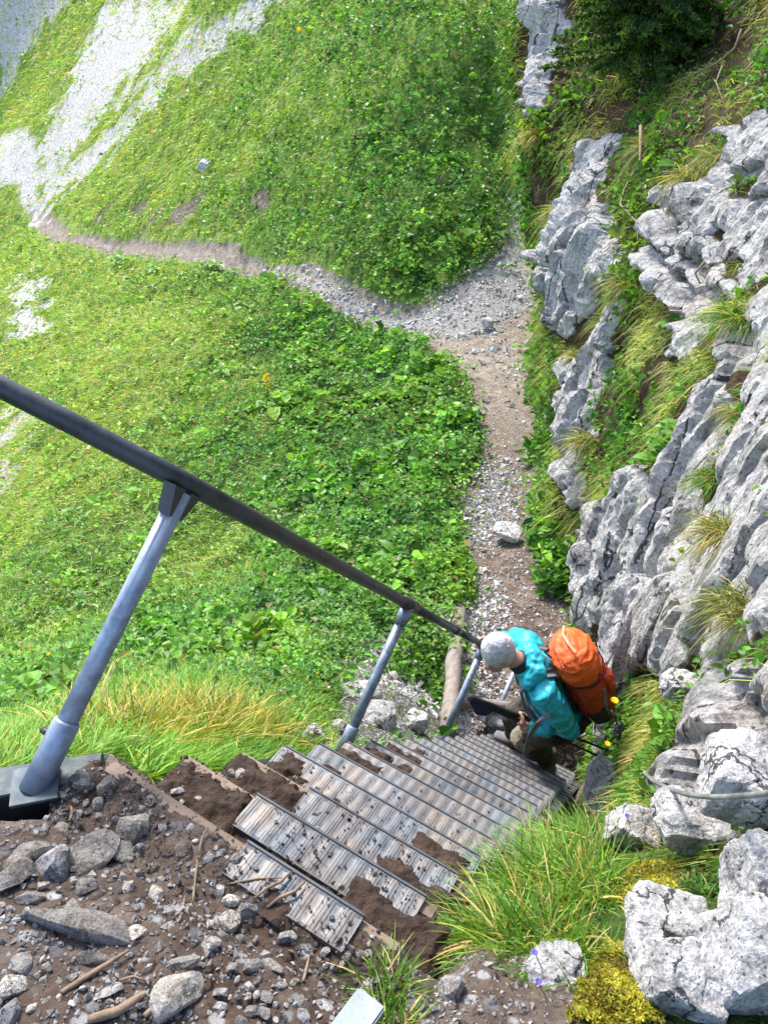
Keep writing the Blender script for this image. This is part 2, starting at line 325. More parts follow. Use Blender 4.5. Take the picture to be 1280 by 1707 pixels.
# pebbly micro relief on the near dirt
near = np.clip(1-(gr_-3)/4, 0, 1)
gz = gz+near*a_yard*(.012*fbm(xy0(gx, gy, 9), 4)+.003*fbm(xy0(gx, gy, 60), 2))
gz = gz+a_grav*np.clip(1-(gr_-6)/14, 0, 1)*.03*np.abs(fbm(xy0(gx, gy, 5), 4))
GV = np.c_[gx, gy, gz]
ii = (np.arange(NR-1)[:, None]*NA+np.arange(NA-1)[None]).ravel()
GF = np.c_[ii, ii+1, ii+NA+1, ii+NA][:, ::-1]
def ground_mat():
    m, nt, b = mat_new('mountain_ground'); L = nt.links.new
    soil = ramp(nt, noise(nt, 6, 8, .72), [(.3, (.05, .033, .023)), (.48, (.14, .097, .071)), (.66, (.30, .23, .18))])
    soil = mixc(nt, ramp(nt, noise(nt, 2.1, 4, .6), [(.5, (0, 0, 0)), (.7, (.7, .7, .7))]), soil, (.21, .165, .13))
    soil = mixc(nt, mth(nt, 'MULTIPLY', attr(nt, 'far_pale'), .85), soil, ramp(nt, noise(nt, 5, 7, .7), [(.35, (.19, .145, .10)), (.52, (.35, .29, .215)), (.68, (.50, .44, .36))]))  # path soil mixes to a paler tone with distance from the viewpoint
    # small stones: voronoi cells in two sizes, fading with size
    def pebbles(scale, thr):
        n = nd(nt, 'ShaderNodeTexVoronoi', i_Scale=scale); L(pos(nt), n.inputs['Vector'])
        keep = mth(nt, 'LESS_THAN', nd_sep(nt, n.outputs['Color']), thr)
        disc = ramp(nt, n.outputs['Distance'], [(.28, (1, 1, 1)), (.42, (0, 0, 0))])
        return mth(nt, 'MULTIPLY', disc, keep), ramp(nt, nd_sep(nt, n.outputs['Color'], 1), [(0, (.14, .135, .13)), (.5, (.30, .29, .28)), (1, (.58, .57, .55))])
    p1, c1 = pebbles(70, .45); p2, c2 = pebbles(28, .3)
    c = mixc(nt, p1, soil, c1); c = mixc(nt, p2, c, c2)
    g1, d1 = pebbles(26, .95); g2, d2 = pebbles(55, .9)
    gravel = mixc(nt, g2, (.13, .115, .10), d2); gravel = mixc(nt, g1, gravel, mixc(nt, .5, d1, (.66, .64, .62)))
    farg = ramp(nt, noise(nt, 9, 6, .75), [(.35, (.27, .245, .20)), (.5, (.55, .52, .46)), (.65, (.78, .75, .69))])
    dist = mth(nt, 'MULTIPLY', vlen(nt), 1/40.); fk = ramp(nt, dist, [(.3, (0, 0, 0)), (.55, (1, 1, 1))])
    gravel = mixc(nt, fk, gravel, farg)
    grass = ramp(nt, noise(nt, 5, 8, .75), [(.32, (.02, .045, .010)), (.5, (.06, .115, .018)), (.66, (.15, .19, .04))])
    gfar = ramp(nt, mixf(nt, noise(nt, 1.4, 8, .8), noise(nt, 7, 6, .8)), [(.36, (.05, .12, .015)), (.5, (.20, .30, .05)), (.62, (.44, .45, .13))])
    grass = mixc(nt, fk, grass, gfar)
    e = noise(nt, 10, 6, .7); e = mth(nt, 'MULTIPLY', mth(nt, 'SUBTRACT', e, .5), .9)
    def k(a, s=1.): return ramp(nt, mth(nt, 'ADD', attr(nt, a), mth(nt, 'MULTIPLY', e, s)), [(.42, (0, 0, 0)), (.58, (1, 1, 1))])
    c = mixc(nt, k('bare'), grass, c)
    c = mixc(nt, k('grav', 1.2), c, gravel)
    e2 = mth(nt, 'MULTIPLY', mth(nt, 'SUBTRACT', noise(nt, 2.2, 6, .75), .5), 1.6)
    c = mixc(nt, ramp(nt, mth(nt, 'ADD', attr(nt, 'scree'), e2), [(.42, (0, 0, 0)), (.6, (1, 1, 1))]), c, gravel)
    L(c, b.inputs['Base Color']); b.inputs['Roughness'].default_value = .95; b.inputs['Specular IOR Level'].default_value = .2
    h = mth(nt, 'ADD', mth(nt, 'MULTIPLY', noise(nt, 22, 8, .75), 1.), mth(nt, 'MULTIPLY', mth(nt, 'ADD', p1, mth(nt, 'MULTIPLY', g1, 1.2)), .45))
    L(bump(nt, h, .03), b.inputs['Normal']); return m
def mixf(nt, a, b_): return mth(nt, 'ADD', mth(nt, 'MULTIPLY', a, .5), mth(nt, 'MULTIPLY', b_, .5))
def nd_sep(nt, c, i=0):
    s = nt.nodes.new('ShaderNodeSeparateColor'); nt.links.new(c, s.inputs[0]); return s.outputs[i]
def vlen(nt):
    v = nd(nt, 'ShaderNodeVectorMath', operation='LENGTH'); nt.links.new(pos(nt), v.inputs[0]); return v.outputs['Value']
M_GROUND = ground_mat()
def sub_sheet(name, sel):
    Fs = GF[sel]; used, inv = np.unique(Fs, return_inverse=True)
    o = mesh_np(name, GV[used], inv.reshape(-1, 4), M_GROUND, attrs={'bare': a_bare[used], 'grav': a_grav[used], 'scree': a_scree[used], 'far_pale': a_far_pale[used]}, smooth=True)
    o['kind'] = 'structure'; return o
def fm(a): return a[GF].mean(1)
s_yard = fm(a_yard) > .5; s_path = (np.maximum(fm(a_path), 0) > .5) & ~s_yard; s_scree = (fm(a_scree) > .5) & ~s_path & ~s_yard
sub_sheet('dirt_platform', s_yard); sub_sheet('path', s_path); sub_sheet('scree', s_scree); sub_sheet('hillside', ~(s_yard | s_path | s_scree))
# ---------------------------------------------------------------- the rock wall right of the stairs
CE = np.array([-.37, .93]); CE /= np.linalg.norm(CE); CN = np.array([-CE[1], CE[0]]); CO = np.array([1.48, 0.])
CN3 = np.array([CN[0], CN[1], 0])
cp = []
for u, v, Z in [(855, 0, 12), (885, 180, 11), (895, 240, 11), (905, 350, 11), (912, 450, 12), (925, 560, 10), (945, 640, 9), (940, 740, 8.5), (920, 800, 8), (985, 860, 7.5), (975, 1000, 6.8), (1015, 1100, 5.6), (1020, 1250, 5),
    (1280, 0, 8), (1100, 0, 10), (960, 60, 11), (1280, 200, 6.5), (1100, 200, 8.5), (980, 300, 9.5), (1280, 400, 5.2), (1100, 400, 7.2), (1000, 450, 8.5), (1280, 600, 4.2), (1100, 600, 6), (1000, 650, 7.8), (1280, 800, 3.4), (1150, 800, 4.5),
    (1050, 850, 6), (1280, 950, 2.7), (1150, 1000, 3.8), (1050, 1050, 5), (1280, 1100, 2.2), (1150, 1150, 3.2), (1060, 1180, 4.6), (1280, 1300, 1.6), (1150, 1250, 2.4), (1060, 1300, 2.6)]:
    p = at(u, v, Z); q = p[:2]-CO; cp.append((q.dot(CE), p[2], q.dot(CN)))
cp += [(16, -4, -.6), (16.3, 0, .5), (19, -3, -2.2), (19, 1, -1.6), (17, 2.4, 0), (4, -4.8, .02), (7, -5.1, 0), (10, -5.4, 0), (13, -5.5, 0), (16, -5.5, -1), (2, 2.5, -.9), (6, 2.5, -1.7), (10, 2.6, -2.1), (14, 2.5, .4),
    (1, -2, .75), (1, -1, .25), (1, 0, -.3), (0, -1.3, .5), (0, 1, -.8), (2, -3.5, .55), (3, -4.5, .25), (0, -3, .6), (20, -5, -3.2)]
cp = np.array(cp); _C = TPS(cp[:, :2], cp[:, 2], .004)
def cast_cliff(pts, disp=None):
    out = []
    for u, v in pts:
        P = np.outer(ZS[:1250], at(u, v, 1.)); q = P[:, :2]-CO; s = q@CE; h = q@CN
        b = np.nonzero((h < _C(s, P[:, 2])) & (s > -.5))[0]
        i = b[0] if len(b) else 600; out.append((s[i], P[i, 2]))
    return np.array(out)
def cpoly(pts):
    q = []
    for a, b in zip(pts, pts[1:]+pts[:1]):
        n = max(1, int(math.hypot(a[0]-b[0], a[1]-b[1])/60)); q += [(a[0]+(b[0]-a[0])*k/n, a[1]+(b[1]-a[1])*k/n) for k in range(n)]
    return cast_cliff(q)
ROCKP = [cpoly(p) for p in ([(860, 0), (945, 0), (935, 60), (930, 130), (915, 180), (893, 190), (880, 90)],
    [(985, 240), (1030, 235), (1005, 340), (1030, 380), (1040, 450), (1000, 470), (985, 520), (950, 560), (932, 540), (917, 430), (940, 390), (965, 330)],
    [(1125, 310), (1230, 290), (1235, 330), (1205, 380), (1200, 430), (1215, 470), (1200, 560), (1160, 580), (1140, 530), (1110, 450), (1100, 380)],
    [(1230, 350), (1350, 300), (1350, 430), (1250, 470), (1205, 420)], [(1230, 225), (1350, 205), (1350, 300), (1250, 290)],
    [(950, 610), (1000, 590), (1020, 530), (1045, 520), (1010, 620), (990, 690), (965, 760), (988, 850), (945, 825), (930, 790), (943, 750)],
    [(1350, 430), (1250, 520), (1215, 600), (1170, 700), (1120, 790), (1080, 870), (1040, 960), (1012, 1060), (1020, 1100), (1025, 1240), (1060, 1130), (1110, 1080), (1160, 960), (1150, 830), (1205, 700), (1240, 600), (1350, 500)],
    [(995, 860), (1030, 850), (1070, 790), (1090, 800), (1080, 870), (1040, 960), (1015, 1040), (985, 1030), (985, 930)],
    [(1245, 620), (1350, 620), (1350, 870), (1240, 950), (1200, 1060), (1130, 1090), (1150, 1000), (1180, 900), (1215, 850), (1235, 720)],
    [(1180, 1110), (1350, 1060), (1350, 1400), (1130, 1390), (1100, 1310), (1140, 1230)],
    [(1180, 930), (1350, 860), (1350, 1080), (1180, 1110), (1130, 1095)], [(1090, 1020), (1180, 960), (1140, 1110), (1050, 1110), (1040, 1080)])]
def cliff_rock(s, z):
    d = np.max([sdpoly(s, z, p) for p in ROCKP], 0)
    return d+.05*np.clip(s*.15, .3, 1.2)+.14*fbm(xy0(s, z, 3.), 4)
CREASE = [cast_cliff(p) for p in ([(1250, 590), (1205, 690), (1150, 820), (1150, 960), (1110, 1080)], [(1092, 795), (1060, 880), (1030, 960), (1008, 1060)], [(1130, 890), (1100, 980), (1065, 1100)], [(1235, 700), (1195, 850), (1180, 1000)],
    [(1190, 720), (1140, 850), (1085, 960), (1045, 1080)], [(985, 860), (1010, 920), (990, 1000)], [(1100, 380), (1150, 460), (1150, 540)], [(950, 440), (985, 400), (1000, 330)], [(1170, 330), (1160, 420), (1195, 520)], [(1140, 1240), (1200, 1230), (1280, 1250)], [(1200, 1110), (1230, 1200), (1250, 1320)], [(880, 60), (900, 120), (895, 180)], [(1180, 780), (1120, 900), (1075, 1030)])]
def crease(s, z):
    d = np.full(len(s), 9.); w = .5+.5*np.clip(s/8, 0, 1); jx = .05*fbm(xy0(s, z, 4.), 3)
    for P in CREASE:
        for a, b in zip(P, P[1:]):
            e = b-a; t = np.clip(((s-a[0])*e[0]+(z-a[1])*e[1])/(e@e+1e-9), 0, 1); d = np.minimum(d, np.hypot(s-a[0]-e[0]*t, z-a[1]-e[1]*t))
    return np.exp(-((d+jx)/(.055*w))**2)*w
def cliff_h(s, z, rk=None):
    if rk is None: rk = cliff_rock(s, z)
    a = sstep(-.10, .10, rk); h = _C(s, z); P = np.stack([s, z, h], 1)
    sc = np.clip(s*.12, .3, 1.0)
    # inclined ribs, blocks and pockets; soil-filled hollows lie a little deeper and softer
    t = z*.97+s*.22; w = s*.97-z*.22
    rib = ridged(np.stack([w*1.5, t*.30, h*0], 1), 4)
    blk = pn(np.stack([s*2.3, z*2.3, h*0+3.], 1)); blk = np.round(blk*5)/5+.35*(blk-np.round(blk*5)/5)
    jw = .06*fbm(P*2.2, 3); f1, c1 = facets(np.stack([t*.55+jw, w*1.15+jw], 1), 3, 1.3); f2, c2 = facets(np.stack([t*1.5+jw, w*3.0-jw], 1), 9, 1.2); f3, c3 = facets(np.stack([t*5+jw*3, w*8], 1), 5, 1.)
    rock = .05*rib+.40*f1-.12*np.exp(-(c1/.05)**2)+.20*f2-.06*np.exp(-(c2/.07)**2)+.045*f3+.03*ridged(P*4.1, 4)+.015*ridged(P*13, 3)
    veg = .16*fbm(P*1.3, 4)-.07
    return h+sc*(a*rock*.75+(1-a)*veg)+a*.10*sc-.16*crease(s, z)*a, a
NS, NZ = 600, 350
ss = np.concatenate([np.geomspace(.9, 19.5, NS)-.9]); zz = np.linspace(-5.5, 2.6, NZ)
S2, Z2 = np.meshgrid(ss, zz, indexing='ij'); cs, cz = S2.ravel(), Z2.ravel(); ch, ca = cliff_h(cs, cz)
def cpt(s, z, h): 
    q = CO+np.outer(s, CE)+np.outer(h, CN); return np.c_[q, z]
CV = cpt(cs, cz, ch); jj = (np.arange(NS-1)[:, None]*NZ+np.arange(NZ-1)[None]).ravel()
cliff = mesh_np('cliff', CV, np.c_[jj, jj+1, jj+NZ+1, jj+NZ], M_CLIFF, attrs={'soil': np.clip(1-ca+.55*crease(cs, cz), 0, 1)}, smooth=False); cliff['kind'] = 'structure'
# ---------------------------------------------------------------- shared rock shapes
def ico(sub):
    bm = bmesh.new(); bmesh.ops.create_icosphere(bm, subdivisions=sub, radius=1); bm.verts.ensure_lookup_table()
    V = np.array([v.co[:] for v in bm.verts]); Fc = np.array([[v.index for v in f.verts] for f in bm.faces]); bm.free(); return V, Fc
ICO = {k: ico(k) for k in (1, 2, 3, 4, 5)}
def rock_verts(seed, sub=3, n=2.4, cuts=9, amp=.12, cutd=(.62, .92), fine=.03):
    r = np.random.default_rng(seed); V, Fc = ICO[sub]; P = V.copy()
    P /= (np.abs(P)**n).sum(1)[:, None]**(1/n)
    for _ in range(cuts):
        d = r.normal(size=3); d /= np.linalg.norm(d); c = r.uniform(*cutd)*(np.abs(P@d).max()); t = P@d
        P = P-np.outer(np.clip(t-c, 0, None)*.985, d)
    o = r.uniform(0, 99, 3); nr = V
    P = P+nr*(amp*fbm(P*1.3+o, 3)+fine*ridged(P*4+o, 3))[:, None]
    return P, Fc
STONES = {}
for kind_, mat_ in (('grey', M_STONE), ('pale', M_STONEP)):
    STONES[kind_] = []
    for q in range(9):
        P, Fc = rock_verts(100+q, 3, 2.6, 14, .05, (.45, .8)); o = mesh_np('stone', P, Fc, mat_); STONES[kind_].append(o.data); bpy.data.objects.remove(o)
SMALL = {}
for kind_, mat_ in (('grey', M_STONE), ('pale', M_STONEP)):
    SMALL[kind_] = []
    for q in range(7):
        P, Fc = rock_verts(200+q, 2, 2.4, 11, .06, (.45, .8)); o = mesh_np('stone', P, Fc, mat_); SMALL[kind_].append(o.data); bpy.data.objects.remove(o)
def put_stone(me, p, size, rot, name='stone', label=None, cat='stone', group=None):
    o = link(name, me); o.location = p; o.scale = size; o.rotation_euler = rot; return tag(o, label, cat, group)
# ---------------------------------------------------------------- metals, timber, soil
def galv(name, col, rough, ns=30):
    m, nt, b = mat_new(name); n = noise(nt, ns, 5, .7); n2 = noise(nt, 6, 4, .6)
    c = ramp(nt, mth(nt, 'ADD', mth(nt, 'MULTIPLY', n, .5), mth(nt, 'MULTIPLY', n2, .5)), [(.38, tuple(x*.55 for x in col)), (.5, col), (.62, tuple(min(1, x*1.35) for x in col))])
    nt.links.new(c, b.inputs['Base Color']); b.inputs['Metallic'].default_value = .4
    nt.links.new(ramp(nt, n, [(.3, (rough*.8,)*3), (.7, (rough*1.25,)*3)]), b.inputs['Roughness'])
    nt.links.new(bump(nt, n, .0015), b.inputs['Normal']); return m
M_PIPE = galv('galvanised_pipe', (.25, .30, .36), .42); M_RAIL = galv('weathered_handrail', (.055, .06, .062), .5)
M_TREAD = galv('ribbed_aluminium', (.125, .138, .148), .5, 45); M_DARKST = galv('dark_steel', (.035, .042, .048), .5)
M_EDGE = galv('edge_strip_steel', (.06, .066, .072), .55)
def tread_wear():
    nt = M_TREAD.node_tree; b = nt.nodes['Principled BSDF']; lk = b.inputs['Base Color'].links[0].from_socket
    d = ramp(nt, noise(nt, 9, 7, .72), [(.42, (0, 0, 0)), (.62, (.9, .9, .9))]); nt.links.new(mixc(nt, d, lk, (.20, .165, .135)), b.inputs['Base Color'])
tread_wear()
def wood_mat(name, a, b_, mapsc=(1, 1, 1)):
    m, nt, b = mat_new(name); mp = nd(nt, 'ShaderNodeMapping'); nt.links.new(pos(nt), mp.inputs[0]); mp.inputs['Scale'].default_value = mapsc
    n = noise(nt, 30, 6, .65, mp.outputs[0]); n2 = noise(nt, 12, 6, .7)
    c = ramp(nt, n, [(.3, a), (.7, b_)]); c = mixc(nt, ramp(nt, n2, [(.55, (0, 0, 0)), (.7, (.7, .7, .7))]), c, (.05, .035, .025))
    nt.links.new(c, b.inputs['Base Color']); b.inputs['Roughness'].default_value = .85; nt.links.new(bump(nt, n, .004), b.inputs['Normal']); return m
M_TIMBER = wood_mat('sawn_timber', (.17, .115, .075), (.33, .24, .165), (.15, 1, 1))
M_LOG = wood_mat('grey_log', (.14, .11, .09), (.33, .28, .24), (1, .2, .2)); M_TWIG = wood_mat('twig', (.13, .08, .045), (.33, .24, .15))
M_SOIL = simple('dark_soil', (.055, .036, .026), .97, 0, 24, .7, .02, .2)
M_DARK = simple('black_metal', (.02, .022, .026), .45)
# ---------------------------------------------------------------- stairs
def yst(i): return ST0+STP*i
def zt(i): return -1.29-STP*i
def xon(i, u):
    a, b = STL-.3, STR+.5
    for _ in range(40):
        m = (a+b)/2; pu = proj(np.array([m, yst(i), zt(i)]))[0][0]
        if pu < u: a = m
        else: b = m
    return m
stairs = empty('mountain_stairs', (-.54, .6, -1.3), 'steep stairs of timber and ribbed metal treads dropping to the gravel path', 'stairs')
def sp(o):                                   # parent a part that was built in world coordinates
    o.parent = stairs; o.location = (.54, -.6, 1.3); return o
def rib_plate(x0, x1, dep, nrow):
    """ribbed anti-slip plate, front edge at y = 0, running back to -dep"""
    xs = np.arange(x0, x1+1e-6, .00125); ys = np.linspace(0, -dep, nrow); X, Y = np.meshgrid(xs, ys, indexing='ij')
    wav = np.sin(2*np.pi*X/.038+.6*np.sin(Y*60))
    Zc = .0005*np.sign(np.sin(2*np.pi*X/.0075))*np.clip(wav+.75, 0, 1)+.0008*wav
    edge = (np.abs(Y) < .001) | (np.abs(Y+dep) < .001); Zc = np.where(edge, .002, Zc)
    V = np.c_[X.ravel(), Y.ravel(), Zc.ravel()]; n = len(V); a, b = X.shape
    j = (np.arange(a-1)[:, None]*b+np.arange(b-1)[None]).ravel(); Fq = [np.c_[j, j+b, j+b+1, j+1][:, ::-1]]
    # edge flanges
    def strip(idx, dz):
        nonlocal V
        k = len(V); V = np.r_[V, V[idx]-np.array([0, 0, dz])]; m = len(idx); q = np.arange(m-1)
        Fq.append(np.c_[idx[q], idx[q+1], k+q+1, k+q])
    strip(np.arange(a)*b, .03); strip(np.arange(a)*b+b-1, .03); strip(np.arange(b), .045); strip(np.arange(b)+(a-1)*b, .045)
    return V, np.concatenate(Fq)
full = mesh_np('tread', *rib_plate(STL, STR, .165, 14), M_TREAD); full_me = full.data; bpy.data.objects.remove(full)
scr_bm = bmesh.new(); bmesh.ops.create_cone(scr_bm, segments=10, radius1=.0045, radius2=.004, depth=.002, cap_ends=True)
scr_me = bpy.data.meshes.new('screw'); scr_bm.to_mesh(scr_me); scr_bm.free(); scr_me.materials.append(M_DARK)
NT = 18
for i in range(NT):
    y, z = yst(i), zt(i)
    if i < 3:
        x0 = {0: xon(0, 412), 1: xon(1, 428), 2: xon(2, 515)}[i]; x1 = {0: xon(0, 607), 1: STR-.01, 2: STR}[i]
        t = mesh_np('tread', *rib_plate(x0, x1, .068 if i == 0 else .085, 11), M_TREAD)
        b = sp(bm_obj('timber_riser', box_bm(((STL+STR+.02)/2, y-.014, z-.068), ((STR+.02-STL)/2, 0, 0), (0, .016, 0), (0, 0, .062), bev=.004), M_TIMBER))
        if i == 0:
            k = bm_obj('bolt', tube_bm([(STR+.015, y-.004, z-.03), (STR+.03, y-.004, z-.03)], .014, 12), M_DARK, b)
    else:
        t = link('tread', full_me); x0, x1 = STL, STR
    sp(t); t.location = (.54, y-.6, z+1.3+.004)
    for fx in (.18, .5, .82):
        s = link('screw', scr_me, t); s.location = (x0+(x1-x0)*fx, -.03, .003)
        if i >= 3:
            s = link('screw', scr_me, t); s.location = (x0+(x1-x0)*(fx+.06), -.12, .003)
    sp(bm_obj('edge_strip', box_bm(((x0+x1)/2, y+.0015, z+.003), ((x1-x0)/2, 0, 0), (0, .0022, 0), (0, 0, .006)), M_EDGE))  # thin dark strip along the front edge, drawing the line between treads
    if i >= 3:
        for xx in (STL-.004, STR+.004):
            sp(bm_obj('end_bracket', box_bm((xx, y-.085, z-.03), (.0025, 0, 0), (0, .08, 0), (0, .0, .034)), M_TREAD))
for xx in (STL-.03, STR+.035):
    k0, k1 = (.9, 3.6); L = Vector((0, .7071, -.7071)); Nn = Vector((0, .7071, .7071))
    c0 = Vector((xx, yst(2.2), zt(2.2)))-Nn*.13; c1 = Vector((xx, yst(NT-.3), zt(NT-.3)))-Nn*.13
    sp(bm_obj('stringer', box_bm((c0+c1)/2, (.02, 0, 0), L*((c1-c0).length/2), Nn*.07, bev=.004), M_DARKST if xx < -.5 else galv('stringer_steel', (.16, .18, .19), .5)))
    for k in range(26):                       # pale clamps showing along the stringer
        q = c0+(c1-c0)*(k+.5)/26
        if xx > -.5: sp(bm_obj('clamp', box_bm(q+Nn*.074, (.026, 0, 0), L*.022, Nn*.006), M_TREAD))
# soil lying on and between the steps
bs = []
def soil_patch(i, x0, x1, ya, yb, top, seed, rag=.02):
    nx = max(8, int((x1-x0)/.004)); ny = max(6, int((yb-ya)/.004)); xs = np.linspace(x0, x1, nx); ys = np.linspace(ya, yb, ny); X, Y = np.meshgrid(xs, ys, indexing='ij')
    P = np.stack([X.ravel(), Y.ravel(), np.full(X.size, seed*3.)], 1); e = np.minimum(np.minimum(X-x0, x1-X), np.minimum(Y-ya, yb-Y)).ravel()
    h = top+.009*fbm(P*22, 4)+.005*np.abs(fbm(P*75, 3)); er = e+rag*fbm(P*11, 3)+.010*fbm(P*45, 3); h = h*sstep(0, .05 if top > 0 else .008, er)-.012*(1-sstep(-.006, .012, er))
    V = np.c_[P[:, :2], zt(i)+.004+h]; j = (np.arange(nx-1)[:, None]*ny+np.arange(ny-1)[None]).ravel(); bs.append((V, np.c_[j, j+ny, j+ny+1, j+1]))
soil_patch(1, STL, STR+.04, yst(0)+.005, yst(1)-.03, -.008, 1, .0); soil_patch(1, STL, xon(1, 436), yst(0)+.01, yst(1)-.008, .008, 2)
soil_patch(1, xon(1, 600), STR+.06, yst(0)+.03, yst(1)-.028, .008, 3, .03); soil_patch(2, STL, STR+.04, yst(1)+.005, yst(2)-.03, -.008, 4, .0); soil_patch(2, STL, xon(2, 520), yst(1)+.01, yst(2)-.008, .010, 5)
soil_patch(2, xon(2, 650), STR+.05, yst(1)+.02, yst(2)-.03, .012, 6, .04); soil_patch(3, STL-.01, STL+.11, yst(2)+.01, yst(3)-.01, .010, 7, .04); soil_patch(3, STL+.05, STL+.3, yst(2)+.01, yst(3)-.06, .005, 8, .05)
soil_patch(4, STL-.01, STL+.12, yst(3)+.02, yst(4)-.05, .006, 9, .05); soil_patch(5, STL-.01, STL+.16, yst(4)+.02, yst(5)-.02, .012, 10, .04); soil_patch(6, STL, STL+.2, yst(5)+.02, yst(6)-.02, .012, 11, .04)
soil_patch(7, STL, STL+.16, yst(6)+.02, yst(7)-.02, .008, 12, .05); soil_patch(8, STL, STL+.1, yst(7)+.02, yst(8)-.02, .006, 13, .05); soil_patch(3, xon(3, 700), STR+.06, yst(2)+.02, yst(3)-.02, .014, 14, .04); soil_patch(0, xon(0, 470), xon(0, 530), yst(0)-.09, yst(0)-.03, .006, 15, .03)
off = 0; Vs, Fs = [], []
for V, Fq in bs: Vs.append(V); Fs.append(Fq+off); off += len(V)
tag(mesh_np('step_soil', np.concatenate(Vs), np.concatenate(Fs), M_SOIL, smooth=True), 'dark trodden soil lying on the upper stair treads', 'soil', kind='stuff')
# ---------------------------------------------------------------- handrail
RX = -.911; HH = .617
def rb(k, h=0.): return Vector((RX, .506+.7071*k+.7071*h, -1.285-.7071*k+.7071*h))
rail = empty('handrail', rb(0), 'grey tubular handrail on slanted posts down the open side of the stairs', 'handrail')
def rp(name, bm, mat, smooth=True, par=None):
    o = bm_obj(name, bm, mat, par or rail, smooth)
    if par is None: o.location = -rb(0)
    return o
def smooth_tube(*a, **k): return tube_bm(*a, **k)
RE = Vector(at(0, 644, 1.42)); rp('top_rail', tube_bm([RE+(RE-rb(0, HH))*1.2, RE, rb(-.03, HH)*.9+RE*.1, rb(.05, HH), rb(1.65, HH)], .0208, 28), M_RAIL); rp('top_rail', tube_bm([rb(1.652, HH), rb(2.55, HH)], .0195, 24), M_RAIL); rp('top_rail', tube_bm([rb(2.552, HH), rb(3.36, HH)], .0180, 24), M_RAIL)
rp('pipe_fitting', tube_bm([rb(1.58, HH), rb(1.74, HH)], .026, 24), M_RAIL); rp('pipe_fitting', tube_bm([rb(2.5, HH), rb(2.59, HH)], .0225, 24), M_RAIL)
rp('end_elbow', tube_bm([rb(3.29, HH), rb(3.385, HH)], .0235, 24), M_RAIL)
rp('pipe_joint', tube_bm([rb(0, HH)*.45+RE*.55, rb(0, HH)*.437+RE*.563], .0213, 28), M_DARK)
for k, rad, sleeve in ((0, .0200, .115), (1.65, .0195, .10), (3.34, .0195, .08), (4.85, .0195, .06)):
    po = rp('post', tube_bm([rb(k, .02), rb(k, HH-.02)], rad, 24), M_PIPE)
    rp('sleeve', tube_bm([rb(k, -.02), rb(k, sleeve), rb(k, sleeve+.004)], [rad*1.32, rad*1.28, rad*1.15], 24), M_PIPE, par=po)
    rp('set_bolt', tube_bm([rb(k, sleeve*.7)+Vector((-rad, 0, 0)), rb(k, sleeve*.7)+Vector((-rad-.022, 0, 0))], .007, 8), M_DARK, par=po)
    if 1 < k < 4: rp('collar', tube_bm([rb(k, HH-.085), rb(k, HH-.01)], rad*1.3, 24), M_PIPE, par=po)
cap = rp('end_cap', tube_bm([rb(4.85, HH-.03), rb(4.85, HH+.0), rb(4.85, HH+.008)], [.024, .024, .015], 20), M_PIPE)
# gusset bracket under the rail at the first post
B = Vector((0, .7071, -.7071)); Nn = Vector((0, .7071, .7071)); XX = Vector((1, 0, 0))
for s_ in (-1, 1):
    bm = bmesh.new(); c = rb(0, HH)
    q = [c+B*(s_*.046)-Nn*.014, c+B*(s_*.010)-Nn*.014, c+B*(s_*.014)-Nn*.072, c+B*(s_*.022)-Nn*.072]
    a = [bm.verts.new(p+XX*.015) for p in q]; b = [bm.verts.new(p-XX*.015) for p in q]
    bm.faces.new(a); bm.faces.new(b[::-1])
    for j in range(4): bm.faces.new((a[j], b[j], b[(j+1) % 4], a[(j+1) % 4]))
    bmesh.ops.recalc_face_normals(bm, faces=bm.faces[:]); rp('gusset', bm, M_RAIL, False)
c = rb(0, -.01); M_PLATE = galv('plate_steel', (.07, .09, .10), .6)
rp('base_plate', box_bm(c+Vector((0, .0, .002)), (.028, .030, .0), (-.030, .028, 0), (0, 0, .004), bev=.001), M_PLATE, False)
bolt = rp('bolt', tube_bm([c+Vector((.055, .045, -.012)), c+Vector((.055, .045, .012))], .011, 6), M_DARK, False)
rp('washer', tube_bm([c+Vector((.055, .045, -.006)), c+Vector((.055, .045, -.003))], .019, 16), M_DARK, False)
sb = bmesh.new()
tp = [(-1.50, -.135), (-.832, .575), (-.872, .625), (-1.55, -.06)]
v1 = [sb.verts.new((x, y, -1.300)) for x, y in tp]; v2 = [sb.verts.new((x, y, -1.43)) for x, y in tp]
sb.faces.new(v1[::1]); sb.faces.new(v2[::-1])
for j in range(4): sb.faces.new((v1[j], v2[j], v2[(j+1) % 4], v1[(j+1) % 4]))
bmesh.ops.recalc_face_normals(sb, faces=sb.faces[:]); bmesh.ops.bevel(sb, geom=sb.edges[:], offset=.003, segments=1, affect='EDGES')
beam = bm_obj('steel_beam', sb, galv('beam_steel', (.035, .048, .052), .55)); tag(beam, 'dark steel beam under the foot of the nearest handrail post', 'beam')
# grey plate at the bottom edge of the view
p0 = cast([(590, 1712)])[0]
pl = box_bm((0, 0, 0), (.024, .008, .006), (-.026, .062, -.010), (0, 0, .010), bev=.003)
o = bm_obj('metal_plate', pl, galv('pale_zinc', (.22, .25, .25), .6)); o.location = (p0[0]-.0, p0[1]-.03, p0[2]+.03); o.rotation_euler = (0, 0, math.radians(-28))
tag(o, 'pale zinc plate end sticking out of the dirt in front of the grass', 'metal plate')
